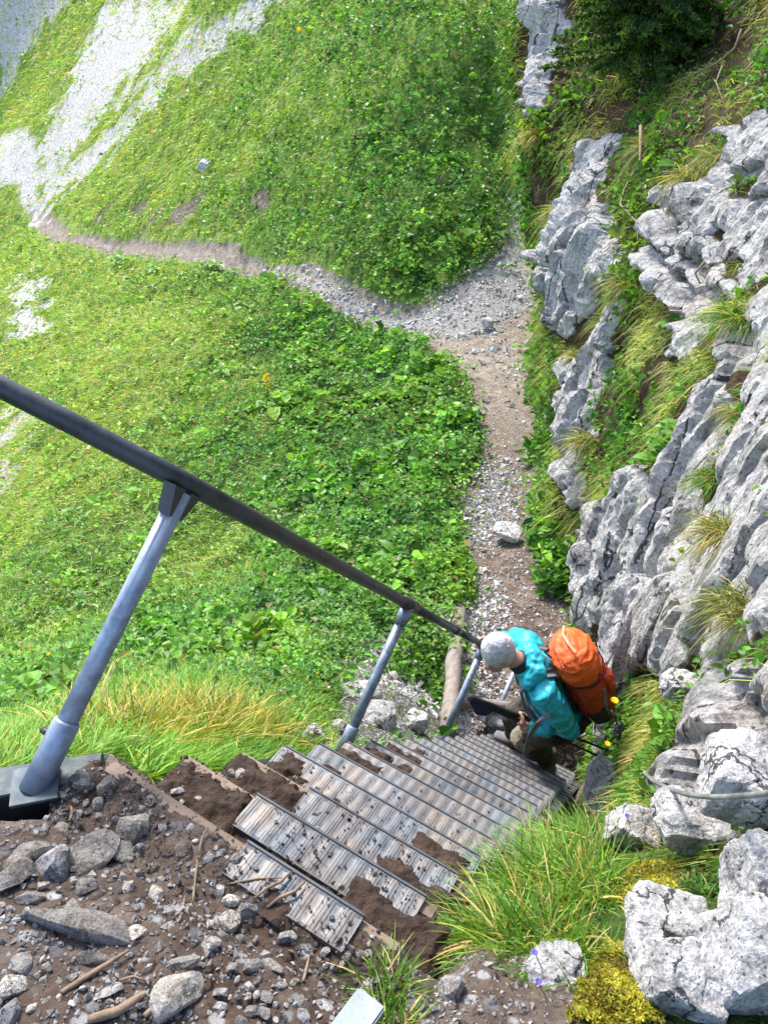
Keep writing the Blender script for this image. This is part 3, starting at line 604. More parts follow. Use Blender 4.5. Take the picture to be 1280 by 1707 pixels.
# ---------------------------------------------------------------- logs and rocks
def lay_log(name, a, b, r0, r1, label, lift=.6, seed=0):
    A, Bp = cast([a, b]); n = 9; pts = []; rnd = random.Random(seed)
    for k in range(n):
        t = k/(n-1); p = A*(1-t)+Bp*t; g = H0(p[0], p[1])[0]; pts.append(p*1.)
    zs = np.array([p[2] for p in pts]); zs = np.linspace(zs[0], zs[-1], n)+max(0, (zs-np.linspace(zs[0], zs[-1], n)).max()*.6)+r0*lift
    pts = [(p[0]+rnd.uniform(-.008, .008), p[1], z+rnd.uniform(-.006, .006)) for p, z in zip(pts, zs)]
    bm = tube_bm(pts, [r0+(r1-r0)*k/(n-1)+rnd.uniform(-.005, .005) for k in range(n)], 16)
    return tag(bm_obj(name, bm, M_LOG, None, True), label, 'log')
lay_log('log', (764, 1022), (744, 1232), .062, .058, 'weathered log lying along the left edge of the gravel path', .5, 1)
lay_log('log', (738, 1172), (868, 1184), .05, .04, 'short log across the path just below the handrail end', .4, 2)
lay_log('log', (742, 955), (738, 1010), .045, .05, 'log stub half hidden in herbs above the long path-edge log', .5, 3)
def big_rock(c, size, rot, seed, label, mat=M_ROCK, sub=5, n=24, cuts=9, amp=.012, name='rock', fine=.006, cutd=(.72, .97), cat='rock'):
    P, Fc = rock_verts(seed, sub, n, cuts, amp, cutd, fine); P = P*np.array(size)
    P = P+(P/np.linalg.norm(P, axis=1)[:, None])*(.16*np.min(size)*(facets(P/np.max(size)*1.6+seed, seed, 1.1)[0])*.5-.05*np.min(size)*np.exp(-(facets(P/np.max(size)*1.6+seed, seed, 1.1)[1]/.08)**2)+.0022*ridged(P*34+seed, 3)+.004*fbm(P*12+seed, 3))[:, None]
    o = mesh_np(name, P, Fc, mat, smooth=False); o.location = tuple(c); o.rotation_euler = [math.radians(a) for a in rot]
    return tag(o, label, cat)
NR_ = [((1125, 1640), 1.27, (.055, .052, .072), (8, 14, 12), 31, 'pale block of cracked rock with a dark front face, bottom right'),
    ((1243, 1610), 1.24, (.046, .06, .115), (0, 6, 25), 32, 'tall white rock block at the bottom right edge'),
    ((1112, 1528), 1.40, (.068, .042, .028), (0, 8, 20), 33, 'flat pale slab on top of the cracked block'),
    ((1275, 1455), 1.35, (.048, .05, .056), (10, 0, 30), 34, 'white rock at right edge under the wire rope'),
    ((915, 1648), 1.33, (.05, .06, .055), (6, 10, 35), 35, 'white split rock between grass tuft and yellow moss'),
    ((1175, 1375), 1.80, (.11, .06, .045), (5, 5, 20), 36, 'pitted rock ledge directly below the wire rope'),
    ((1050, 1385), 2.10, (.055, .05, .06), (5, 20, 10), 37, 'small pale rock with grey underside beside the long grass'),
    ((1006, 1316), 4.45, (.085, .18, .14), (30, 8, 18), 38, 'grey slab of rock standing at the lower end of the stairs', dict(n=5, amp=.08, cutd=(.6, .95))),
    ((1137, 1143), 2.9, (.07, .05, .045), (0, 0, 20), 39, 'pale stone half sunk in moss above the wire rope'),
    ((1190, 1560), 1.36, (.05, .035, .05), (20, 10, 50), 41, 'wedge of pale rock between the cracked block and the tall white block'), ((1245, 1500), 1.38, (.04, .05, .03), (0, 25, 10), 42, 'tilted pale flake of rock on top of the tall white block'),
    ((1075, 1600), 1.36, (.03, .05, .06), (0, -10, 30), 43, 'narrow stained rock edge against the moss'), ((1260, 1300), 1.62, (.10, .08, .06), (10, 0, 15), 44, 'white rock shoulder behind the wire rope at the right edge'),
    ((1022, 1408), 2.15, (.03, .03, .04), (0, 0, 20), 40, 'knobbly white stone at the edge of the long grass')]
for (u, v), Z, sz, rot, seed, lab, *kw in NR_: big_rock(at(u, v, Z), sz, rot, seed, lab, **(kw[0] if kw else {}))
FR = [((595, 1160), (.14, .07, .05), (10, -8, 35), 51, 'flat brown-grey slab beside the second handrail post', M_ROCK), ((518, 1246), (.05, .05, .09), (0, 10, 0), 52, 'upright white stone at the left end of the treads', M_ROCK),
    ((563, 1219), (.035, .035, .045), (0, 0, 0), 53, 'rounded tan stone behind the left tread ends', M_STONEP), ((632, 1205), (.11, .09, .08), (10, 10, 40), 54, 'big white pitted rock right of the second handrail post', M_ROCK),
    ((690, 1215), (.07, .06, .11), (0, 12, 10), 55, 'tall pale rock below the end of the path-edge log', M_ROCK), ((660, 1140), (.05, .03, .09), (20, 0, -20), 56, 'narrow white stone leaning in the rubble', M_ROCK),
    ((822, 1205), (.13, .10, .07), (0, 0, 20), 57, 'large white rock behind the last handrail post', M_ROCK), ((866, 1210), (.08, .08, .07), (0, 0, 50), 58, 'pale rock next to the far boot', M_ROCK),
    ((940, 1225), (.12, .07, .06), (0, 0, 20), 59, 'low pale rock beyond the lowest treads', M_ROCK), ((665, 885), (.08, .07, .05), (0, 0, 20), 60, 'white stone lying among the meadow herbs, upper of two', M_ROCK),
    ((690, 868), (.10, .06, .06), (0, 20, 60), 61, 'longer white stone among herbs nearest the path bend', M_ROCK), ((845, 890), (.15, .13, .06), (0, 0, 10), 62, 'embedded pale rock in the middle of the path', M_ROCK),
    ((812, 541), (.13, .09, .08), (0, 0, 10), 63, 'white stone at the fork of the path', M_ROCK), ((343, 282), (.24, .2, .2), (0, 0, 10), 64, 'lone white boulder high in the green slope', M_ROCK)]
for (u, v), sz, rot, seed, lab, mt in FR:
    p = cast([(u, v)])[0]; big_rock((p[0], p[1], p[2]+sz[2]*.35), sz, rot, seed, lab, mt, 4, 4, 12, .05)
# ---------------------------------------------------------------- stones on the near dirt
def on_yard(u, v): return cast([(u, v)])[0]
NS_ = [((158, 1418), (40, 52), 20, 24, 'grey', 'broad flat brown-grey stone, largest of the upper stone group'), ((97, 1441), (31, 33), 24, 40, 'pale', 'pale square-edged stone left of the broad flat one'),
    ((190, 1420), (31, 30), 26, -30, 'grey', 'grey angular stone leaning on the broad flat stone'), ((45, 1432), (24, 38), 22, 15, 'grey', 'olive-grey pointed stone near the steel beam'),
    ((143, 1548), (34, 82), 30, -42, 'grey', 'long knobbly grey stone, biggest on the dirt'), ((230, 1382), (30, 27), 26, 10, 'grey', 'blue-grey stone just inside the first timber edge'),
    ((18, 1468), (30, 32), 20, 0, 'grey', 'smooth grey stone at the left picture edge'), ((306, 1662), (38, 46), 34, 10, 'pale', 'big pale chunky stone at the bottom of the dirt'),
    ((295, 1612), (18, 34), 14, -25, 'grey', 'flat stone propped against the big pale one'), ((382, 1537), (20, 22), 18, 20, 'pale', 'pale stone in the middle of the dirt'),
    ((414, 1524), (16, 20), 16, -20, 'grey', 'grey stone just right of the pale middle one'), ((447, 1613), (27, 13), 12, 10, 'grey', 'flat oval grey stone under the metal strip'),
    ((352, 1577), (17, 16), 14, 5, 'pale', 'rounded pale stone above the bluish chip'), ((228, 1560), (20, 15), 13, 20, 'pale', 'whitish stone right of the long knobbly stone'),
    ((160, 1600), (15, 28), 10, -35, 'grey', 'smooth flat stone below the long knobbly stone'), ((172, 1660), (13, 26), 12, -15, 'pale', 'small oblong pale stone near the long twig'),
    ((30, 1648), (24, 20), 18, 0, 'pale', 'yellowish stone low at the left edge'), ((12, 1700), (26, 26), 22, 30, 'pale', 'pale stone cut by the bottom left corner'),
    ((34, 1610), (20, 22), 16, 60, 'grey', 'rounded stone above the yellowish one'), ((755, 1652), (24, 30), 24, 10, 'pale', 'white stone alone on dark soil right of the zinc plate'),
    ((476, 1566), (15, 16), 14, 0, 'pale', 'pale stone next to the lower corner of the metal strip'), ((185, 1276), (22, 12), 12, 0, 'grey', 'flat grey stone at the top corner of the timber edge'),
    ((140, 1306), (30, 14), 12, -5, 'grey', 'flat slate lying against the steel beam tip'), ((182, 1312), (22, 20), 18, 50, 'grey', 'grey stone topping the heap beside the beam'),
    ((118, 1520), (22, 12), 10, 0, 'grey', 'dark flat stone under the pale square-edged one'), ((150, 1480), (20, 16), 14, 0, 'grey', 'rough grey stone above the long knobbly stone'),
    ((50, 1500), (18, 22), 14, -40, 'grey', 'bluish angular stone left of the long one'), ((424, 1612), (12, 18), 12, -20, 'grey', 'egg shaped stone beside the flat oval one'),
    ((268, 1586), (17, 12), 8, -25, 'grey', 'thin bluish chip of slate on the dirt'), ((560, 1240), (1, 1), 1, 0, None, None)]
q = 0
for (u, v), (a, b), c, ang, kd, lab in NS_:
    if kd is None: continue
    p = on_yard(u, v); Z = float(np.dot(p, CF)); s = Z/FP; q += 1
    put_stone(STONES[kd][q % 9], (p[0], p[1], p[2]+c*s*.22), (a*s*1.05, b*s*1.25, c*s*1.2), (random.uniform(-.2, .2), random.uniform(-.2, .2), math.radians(-20+ang)), 'stone', lab)
placed = [(u, v, max(a, b)) for (u, v), (a, b), *_ in NS_]
def scatter_pix(poly, n, rmin, rmax, seed, power=2.2, avoid=True):
    r = random.Random(seed); P = np.array(poly, float); out = []; t = 0
    while len(out) < n and t < n*60:
        t += 1; u = r.uniform(P[:, 0].min(), P[:, 0].max()); v = r.uniform(P[:, 1].min(), P[:, 1].max())
        if sdpoly(np.array([u]), np.array([v]), P)[0] < 0: continue
        rad = rmin+(rmax-rmin)*r.random()**power
        if avoid and any((u-a)**2+(v-b)**2 < (rad+.9*c)**2 for a, b, c in placed): continue
        out.append((u, v, rad)); placed.append((u, v, rad))
    return out
YP = [(0, 1400), (60, 1360), (140, 1310), (195, 1275), (640, 1560), (600, 1610), (560, 1650), (500, 1707), (0, 1707)]
heap = [(120, 1310), (190, 1275), (260, 1340), (240, 1420), (150, 1380), (60, 1400)]
pts = scatter_pix(heap, 60, 6, 16, 3, 1.4)+scatter_pix(YP, 150, 5, 14, 4, 2.4)+scatter_pix([(0, 1400), (150, 1480), (200, 1707), (0, 1707)], 40, 7, 18, 6, 1.4)
cp3 = cast([(a, b) for a, b, _ in pts])
for (u, v, rad), p in zip(pts, cp3):
    s = float(p@CF)/FP; kd = 'pale' if random.random() < .46 else 'grey'; zone = 'in the heap beside the steel beam' if (v < 1420 and u < 260) else 'along the left picture edge' if u < 130 else 'below the first metal strip' if u > 380 else 'in the middle of the near dirt'; r_ = rad*s; f1, f2, f3 = random.uniform(.8, 1.15), random.uniform(1., 1.4), random.uniform(.6, .95)
    put_stone(SMALL[kd][random.randrange(7)], (p[0], p[1], p[2]+r_*.12), (r_*f1, r_*f2, r_*f3), (random.uniform(-.4, .4), random.uniform(-.4, .4), random.uniform(0, 6.3)), 'stone', ('small off-white' if kd == 'pale' else 'small grey')+' loose stone '+zone, group=kd+' loose stones '+zone)
# stones on steps
for i, u, r_ in [(1, 345, .014), (1, 360, .010), (1, 332, .009), (1, 372, .008), (2, 412, .022), (2, 428, .014), (2, 420, .012), (3, 575, .013), (2, 560, .008), (1, 600, .006), (1, 520, .007), (4, 540, .010), (5, 610, .009), (2, 640, .008), (1, 650, .007)]:
    x = xon(i, u); put_stone(SMALL[random.choice(['pale', 'grey'])][random.randrange(7)], (x, yst(i)-.09+random.uniform(-.03, .03), zt(i)+r_*.7+.006), (r_, r_*1.2, r_*.8), (0, 0, random.uniform(0, 6)), 'stone', 'small loose stone resting on one of the upper steps', group='small stones on the upper steps')
# gravel nobody could count: tiny stones merged into one object
def gravel(name, pts, rad, label, mats, lift=.2, sub=1, fl=.7, tn=(.22, .6), tint=(1, .955, .89)):
    V0 = np.array([[1, 0, 0], [-1, 0, 0], [0, 1, 0], [0, -1, 0], [0, 0, 1], [0, 0, -1]], float)*1.15; F0 = np.array([[0, 2, 4], [2, 1, 4], [1, 3, 4], [3, 0, 4], [2, 0, 5], [1, 2, 5], [3, 1, 5], [0, 3, 5]])
    n = len(pts); g = np.random.default_rng(5); idx = []
    A = g.normal(size=(n, 3, 3)); Q, _ = np.linalg.qr(A); sc = rad[:, None]*g.uniform(.6, 1.3, (n, 3))*np.array([1, 1.1, fl])
    jit = 1+.28*g.normal(size=(n, len(V0), 1)).clip(-1.5, 1.5)
    P = np.einsum('nij,nkj->nki', Q, V0[None]*jit*sc[:, None, :])+pts[:, None, :]+np.array([0, 0, 1])*(rad*lift)[:, None, None]
    Fc = F0[None]+(np.arange(n)*len(V0))[:, None, None]; tone = g.beta(2, 2, n)
    col = np.repeat(np.stack([(tn[0]+tn[1]*tone)*c_ for c_ in tint], 1), len(V0), 0)
    o = mesh_np(name, P.reshape(-1, 3), Fc.reshape(-1, 3), mats, col=col); return tag(o, label, 'gravel', kind='stuff')
def gm():
    m, nt, b = mat_new('gravel_stone'); nt.links.new(mixc(nt, .8, attr(nt, 'col', 'Color'), ramp(nt, noise(nt, 120, 4, .6), [(.3, (.5, .5, .5)), (.7, (1.2, 1.2, 1.2))]), 'MULTIPLY'), b.inputs['Base Color']); b.inputs['Roughness'].default_value = .9; return m
M_GRAVEL = gm()
def polar_pts(n, a0, a1, r0, r1, seed):
    g = np.random.default_rng(seed); r = np.exp(g.uniform(np.log(r0), np.log(r1), n)); a = np.radians(g.uniform(a0, a1, n)); return r*np.sin(a), r*np.cos(a), g
def surf_z(x, y):
    """height of the finished ground sheet (bilinear in the polar grid)"""
    r = np.hypot(x, y); a = np.arctan2(x, y); fi = np.clip(np.log(r/.25)/np.log(110/.25)*(NR-1), 0, NR-1.001); fj = np.clip(np.interp(a, aa, np.arange(NA)), 0, NA-1.001)
    i, j = fi.astype(int), fj.astype(int); u, v = fi-i, fj-j; G = gz.reshape(NR, NA)
    return G[i, j]*(1-u)*(1-v)+G[i+1, j]*u*(1-v)+G[i, j+1]*(1-u)*v+G[i+1, j+1]*u*v
x, y, g = polar_pts(13000, -75, 40, .45, 1.6, 21); m = (masks(x, y)[4] > 0) & (fbm(xy0(x, y, 5), 3)+.5*g.normal(size=len(x)) > -.1); m &= ~((y > .5) & (x > STL) & (x < STR)); x, y = x[m], y[m]
gravel('grit', np.c_[x, y, surf_z(x, y)], np.exp(g.normal(np.log(.0028), .45, len(x))).clip(.001, .008), 'fine grit and chips pressed into the near dirt', M_GRAVEL, tn=(.07, .38), tint=(1, .93, .84))
x, y, g = polar_pts(130000, -60, 5, 3.6, 20, 22); pm, gm_, _, _, _ = masks(x, y); n0 = fbm(xy0(x, y, .9), 3)
keep = ((gm_ > -.15) & (g.random(len(x)) < .9)) | ((pm > .0) & (g.random(len(x)) < .10+.30*(n0 > .15)))
keep &= ~((x > STL-.05) & (x < STR+.05) & (y < 4)); x, y = x[keep], y[keep]; r = np.hypot(x, y)
gravel('path_gravel', np.c_[x, y, surf_z(x, y)], (np.exp(g.normal(np.log(.0135), .5, len(x))).clip(.005, .05)*np.clip(r/9, .75, 1.35)), 'white limestone gravel strewn along the path', M_GRAVEL)
# twigs
TW = [((105, 1660), (218, 1592), .004, 'long straight brown twig on the dirt'), ((150, 1707), (245, 1665), .0065, 'thick broken stick at the bottom edge'), ((322, 1510), (330, 1440), .0022, 'thin straw-coloured twig pointing at the first step'),
    ((332, 1430), (346, 1388), .002, 'short reddish twig near the timber edge'), ((243, 1700), (262, 1675), .004, 'brown splinter left of the big pale stone'),
    ((300, 1540), (310, 1500), .002, 'thin twig crossing the middle of the dirt'), ((118, 1375), (121, 1352), .003, 'upright straw twig among the heaped stones'),
    ((380, 1480), (470, 1470), .0018, 'thin dark twig lying under the metal strip'), ((200, 1640), (245, 1643), .0018, 'pale stalk right of the long twig'), ((505, 1640), (515, 1600), .0025, 'short brown twig at the right of the dirt')]
for q, (a, b, r_, lab) in enumerate(TW):
    A, Bp = cast([a, b]); M_ = (A+Bp)/2+np.array([random.uniform(-.006, .006), random.uniform(-.006, .006), .008]); A[2] += r_+.006; Bp[2] += r_+.010
    if 'strip' in lab and 'under' not in lab: A[2] = max(A[2], -1.275); Bp[2] = -1.272; M_[2] = -1.27
    tag(bm_obj('twig', tube_bm([A, (A+M_)/2, M_, (Bp+M_)/2, Bp], [r_*.8, r_, r_, r_*.9, r_*.5], 7), M_TWIG, None, True), lab, 'twig')

for u0, u1, lab in ((478, 488, 'curved pale twig lying on the first metal strip'), (500, 512, 'dark twig beside the curved one on the first metal strip')):
    xa, xb = xon(0, u0), xon(0, u1); tag(bm_obj('twig', tube_bm([(xa-.012, .545, -1.282), (xa-.004, .565, -1.276), (xb-.004, .588, -1.276), (xb, .612, -1.277)], [.002, .003, .003, .0018], 7), M_TWIG, None, True), lab, 'twig')

# crumbs of soil and chips lying on the treads
g = np.random.default_rng(66); n = 7000; ti = np.minimum((g.exponential(2.4, n)).astype(int), 14); fx = np.where(g.random(n) < .45, g.beta(.8, 3, n), np.where(g.random(n) < .5, g.beta(3, .9, n), g.random(n)))
fx = np.where(ti > 5, np.minimum(fx, g.beta(1, 6, n)+.02), fx); xx_ = STL+fx*(STR-STL); yy_ = ST0+STP*ti-g.random(n)*.16; zz_ = -1.29-STP*ti+.006; k = fbm(np.stack([xx_*9, yy_*9, ti*3.], 1), 3)+.25*g.normal(size=n) > -.05
gravel('crumbs', np.c_[xx_, yy_, zz_][k], np.exp(g.normal(np.log(.0016), .5, n)).clip(.0008, .006)[k], 'crumbs of soil and small chips lying on the stair treads', M_GRAVEL, tn=(.03, .16), tint=(1, .8, .62))
# ---------------------------------------------------------------- foliage builders
def unit(v): return v/np.maximum(np.linalg.norm(v, axis=-1, keepdims=True), 1e-9)
def rand_dirs(n, g, up=.6, spread=1.):
    d = g.normal(size=(n, 3))*spread; d[:, 2] = np.abs(d[:, 2])*.5+up; return unit(d)
def leaf_quads(P, D, Nn, L, Wd, fold=.25):
    """two-quad leaves folded on the midrib: 6 corners"""
    S = unit(np.cross(D, Nn)); Nn = np.cross(S, D); L = L[:, None]; Wd = Wd[:, None]
    v = np.stack([P, P+D*L*.28+S*Wd*.46+Nn*Wd*fold, P+D*L*.72+S*Wd*.42+Nn*Wd*fold*.7-Nn*L*.06, P+D*L-Nn*L*.16, P+D*L*.72-S*Wd*.42+Nn*Wd*fold*.7-Nn*L*.06, P+D*L*.28-S*Wd*.46+Nn*Wd*fold], 1)
    b = (np.arange(len(P))*6)[:, None]; F = np.concatenate([b+np.array([[0, 3, 2, 1]]), b+np.array([[0, 5, 4, 3]])]); return v.reshape(-1, 3), F, 6
def blade_quads(P, D, L, Wd, droop, g, seg=2):
    S = g.normal(size=P.shape); S = unit(np.cross(D, S)); L = L[:, None]; Wd = Wd[:, None]; vs = []
    dr = np.array([0, 0, -1.])*droop[:, None]
    for k in range(seg+1):
        t = k/seg; c = P+D*L*t+dr*L*t*t; w = Wd*(1-t**1.6)*.5+Wd*.05; vs += [c-S*w, c+S*w]
    v = np.stack(vs, 1); b = (np.arange(len(P))*2*(seg+1))[:, None]
    F = np.concatenate([b+np.array([[2*k, 2*k+1, 2*k+3, 2*k+2]]) for k in range(seg)]); return v.reshape(-1, 3), F, 2*(seg+1)
class Bag:
    def __init__(s): s.V, s.F, s.C, s.n = [], [], [], 0
    def add(s, vf, col):
        v, f, k = vf; s.V.append(v); s.F.append(f+s.n); s.C.append(np.repeat(col, k, 0)); s.n += len(v); return s
    def build(s, name, mat, parent=None):
        return mesh_np(name, np.concatenate(s.V), np.concatenate(s.F), mat, col=np.concatenate(s.C), parent=parent)
def cmix(a, b, t): t = np.clip(t, 0, 1)[:, None]; return np.array(a)*(1-t)+np.array(b)*t
def jit(c, g, s=.22): return np.clip(c*np.exp(g.normal(size=(len(c), 1))*s)*np.exp(g.normal(size=c.shape)*s*.25), 0, .9)
def gnormal(x, y, d=.15):
    zx = (surf_z(x+d, y)-surf_z(x-d, y))/(2*d); zy = (surf_z(x, y+d)-surf_z(x, y-d))/(2*d); return unit(np.stack([-zx, -zy, np.ones_like(x)], 1))
GREEN_D, GREEN_M, GREEN_L = (.042, .125, .020), (.10, .275, .028), (.20, .41, .045)
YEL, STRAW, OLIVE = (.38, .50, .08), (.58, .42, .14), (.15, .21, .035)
def inview(x, y, z, m=220):
    u, v, w = proj(np.stack([x, y, z], 1)); return (u > -m) & (u < 1280+m) & (v > -m) & (v < 1707+m) & (w > .3)
# ---------------------------------------------------------------- the meadow
def meadow():
    x, y, g = polar_pts(370000, -88, 12, 1.15, 11, 31); x2, y2, g = polar_pts(390000, -72, 6, 11, 60, 32); x, y = np.r_[x, x2], np.r_[y, y2]; z = surf_z(x, y); k = inview(x, y, z, 130)
    x, y, z = x[k], y[k], z[k]; r = np.hypot(x, y)
    pm, gm_, sm, bm_, ym = masks(x, y); jt = .10*g.normal(size=len(x))*np.clip(r/8, .4, 1.4)
    keep = (pm+jt < -.05-.005*r) & (ym < -.01) & (gm_+jt*2 < -.08) & (sm+jt*6 < .1) & ~((bm_ > 0) & (g.random(len(x)) < .8))
    keep |= (gm_ > 0) & (g.random(len(x)) < .02) & (pm < .3)
    keep &= ~((x > -.85) & (y < 4.2) & (x > -.9-.0*y)) ; q = (np.stack([x, y], 1)-CO)@CN; s = (np.stack([x, y], 1)-CO)@CE
    keep &= ~((q < -.3) & (s > 3))
    x, y, z, r, pm = x[keep], y[keep], z[keep], r[keep], pm[keep]; n = len(x); Nn = gnormal(x, y)
    # broad leaves near the path and to the right, fine grass to the left and far
    u, v, w = proj(np.stack([x, y, z], 1))
    rt = x/np.maximum(y, .5); spc = fbm(xy0(x, y, .9), 3); bl = np.clip(.10+.74*sstep(-1.0, -.5, rt)+.3*sstep(-2.5, 0, pm)+.6*fbm(xy0(x, y, .7), 3), 0.05, .96)
    bl = bl*sstep(2.0, 4.2, r); isl = g.random(n) < bl; yel = sstep(-.5, -1.25, rt)*sstep(4, 18, r)*1.1+.5*fbm(xy0(x, y, .45), 3)+.14  # yellowing toward the far left puts overexposed glare into the plant colour
    mound = fbm(xy0(x, y, 2.6), 3)
    B1, B2 = Bag(), Bag()
    # leaves
    X, Y, Z, Rr, N1, ye, mo = x[isl], y[isl], z[isl], r[isl], Nn[isl], yel[isl], mound[isl]; m = len(X)
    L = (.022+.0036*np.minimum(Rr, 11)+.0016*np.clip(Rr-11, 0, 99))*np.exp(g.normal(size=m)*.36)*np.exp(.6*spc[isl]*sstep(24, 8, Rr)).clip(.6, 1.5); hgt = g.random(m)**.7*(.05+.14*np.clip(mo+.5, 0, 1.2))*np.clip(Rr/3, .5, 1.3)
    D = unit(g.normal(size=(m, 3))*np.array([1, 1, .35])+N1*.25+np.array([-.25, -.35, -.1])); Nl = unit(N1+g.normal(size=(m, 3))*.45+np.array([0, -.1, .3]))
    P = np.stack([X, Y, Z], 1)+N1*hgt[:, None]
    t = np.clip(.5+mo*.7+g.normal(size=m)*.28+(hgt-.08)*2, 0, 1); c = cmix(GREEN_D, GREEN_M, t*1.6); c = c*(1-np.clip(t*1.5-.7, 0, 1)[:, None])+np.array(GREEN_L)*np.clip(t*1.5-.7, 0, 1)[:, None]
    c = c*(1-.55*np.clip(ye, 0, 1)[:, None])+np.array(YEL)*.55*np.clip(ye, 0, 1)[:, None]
    bs_ = np.clip(.2-1.3*spc[isl], 0, .7)[:, None]; c = c*(1-bs_*.6)+np.array((.07, .20, .055))*bs_*.6
    c = c*np.exp(.35*fbm(xy0(X, Y, 3.3), 2))[:, None]; br = g.random(m) < .03; c[br] = np.array((.26, .22, .07))
    fl = g.random(m) < .006; c[fl] = np.array([.65, .5, .05]); fl2 = g.random(m) < .002; c[fl2] = np.array([.6, .5, .6])
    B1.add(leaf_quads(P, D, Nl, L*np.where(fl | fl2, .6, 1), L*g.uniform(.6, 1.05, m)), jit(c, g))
    # blades
    isb = ~isl; X, Y, Z, Rr, N1, ye, mo = x[isb], y[isb], z[isb], r[isb], Nn[isb], yel[isb], mound[isb]; m = len(X)
    down = unit(np.stack([N1[:, 0], N1[:, 1], -.6*np.ones(m)], 1)+g.normal(size=(m, 3))*.2)
    L = (.085+.0045*Rr)*np.exp(g.normal(size=m)*.3); D = unit(N1*.8+down*.75+g.normal(size=(m, 3))*.6+.5*np.stack([pn(xy0(X, Y, 1.2)), pn(xy0(X+50, Y, 1.2)), 0*X], 1))
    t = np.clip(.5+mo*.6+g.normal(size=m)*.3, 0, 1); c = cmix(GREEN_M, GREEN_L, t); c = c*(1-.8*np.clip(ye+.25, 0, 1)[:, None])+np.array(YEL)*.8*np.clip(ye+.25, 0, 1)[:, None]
    dry = g.random(m) < .05+.16*np.clip(ye, 0, 1); c[dry] = np.array(STRAW)  # straw share also rises with the glare painted by the yellowing
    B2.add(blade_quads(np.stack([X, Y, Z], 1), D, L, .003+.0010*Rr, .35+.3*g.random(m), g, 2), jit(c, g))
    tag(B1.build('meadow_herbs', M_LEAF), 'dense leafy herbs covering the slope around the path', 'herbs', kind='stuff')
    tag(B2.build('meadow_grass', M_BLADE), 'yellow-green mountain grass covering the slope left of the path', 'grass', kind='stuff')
meadow()
# ---------------------------------------------------------------- growth on the rock wall
def cliff_point(s, z, off=0.):
    h, a = cliff_h(s, z); return cpt(s, z, h+off), a
def cliff_normal(s, z, d=.12):
    h0 = _C(s+d, z)-_C(s-d, z); h1 = _C(s, z+d)-_C(s, z-d)
    n = np.c_[np.outer(np.ones(len(s)), CN)-np.outer(h0/(2*d), CE), -h1/(2*d)]; return unit(n)
def cliff_growth():
    g = np.random.default_rng(41); n = 210000; s = np.exp(g.uniform(np.log(1.1), np.log(16.5), n)); z = -4.9+7.2*g.random(n)**1.0
    z = np.where(s < 4, -3.9+4.2*g.random(n), z); rk = cliff_rock(s, z); keep = (rk < -.04) | ((rk < .06) & (g.random(n) < .06))
    bare = fbm(np.stack([s*1.1, z*1.1, 0*s+7], 1), 3); keep &= ~((bare > .22) & (g.random(n) < .9)) ; s, z, bare = s[keep], z[keep], bare[keep]
    h, a = cliff_h(s, z); P = cpt(s, z, h); k = inview(P[:, 0], P[:, 1], P[:, 2], 90); s, z, P, bare = s[k], z[k], P[k], bare[k]; n = len(s)
    Nn = cliff_normal(s, z); r = P@CF; kind = fbm(np.stack([s*.9, z*.9, 0*s+3], 1), 3); isl = kind+.25*g.normal(size=n) > .08
    B1, B2 = Bag(), Bag(); m = isl.sum(); q = P[isl]; L = (.010+.0048*r[isl])*np.exp(g.normal(size=m)*.35)
    D = unit(g.normal(size=(m, 3))*.8+Nn[isl]*.6+np.array([0, 0, .1])); Nl = unit(g.normal(size=(m, 3))*.5+Nn[isl]*.4+np.array([0, 0, .9]))
    mo = fbm(q*3.1, 2); c = cmix(GREEN_D, GREEN_M, .6+mo+.3*g.normal(size=m)); yl = np.clip(.25+.9*fbm(q*.8+5, 2), 0, .8)[:, None]; c = c*(1-yl*.6)+np.array((.20, .26, .04))*yl*.6
    B1.add(leaf_quads(q+Nn[isl]*(g.random(m)*.022*r[isl])[:, None], D, Nl, L, L*g.uniform(.5, 1, m)), jit(c, g, .28))
    b = ~isl; m = b.sum(); q = P[b]; cl = np.stack([np.floor(s[b]*2.2), np.floor(z[b]*2.2), 0*s[b]], 1)*.77
    D = unit(Nn[b]*.75+np.array([0, 0, .45])+.5*g.normal(size=(m, 3))); L = (.055+.016*r[b])*np.exp(g.normal(size=m)*.3)
    mo = pn(cl+.31); c = cmix(OLIVE, YEL, .45+1.1*mo+.3*g.normal(size=m)); dry = g.random(m) < .22; c[dry] = np.array(STRAW)
    B2.add(blade_quads(q, D, L, .0012+.0011*r[b], .75+.5*g.random(m), g, 2), jit(c, g, .25))
    tag(B1.build('cliff_herbs', M_LEAF), 'small leafy plants rooted in the soil pockets of the cliff', 'herbs', kind='stuff')
    tag(B2.build('cliff_grass', M_BLADE), 'olive and straw coloured grass hanging from the cliff ledges', 'grass', kind='stuff')
cliff_growth()
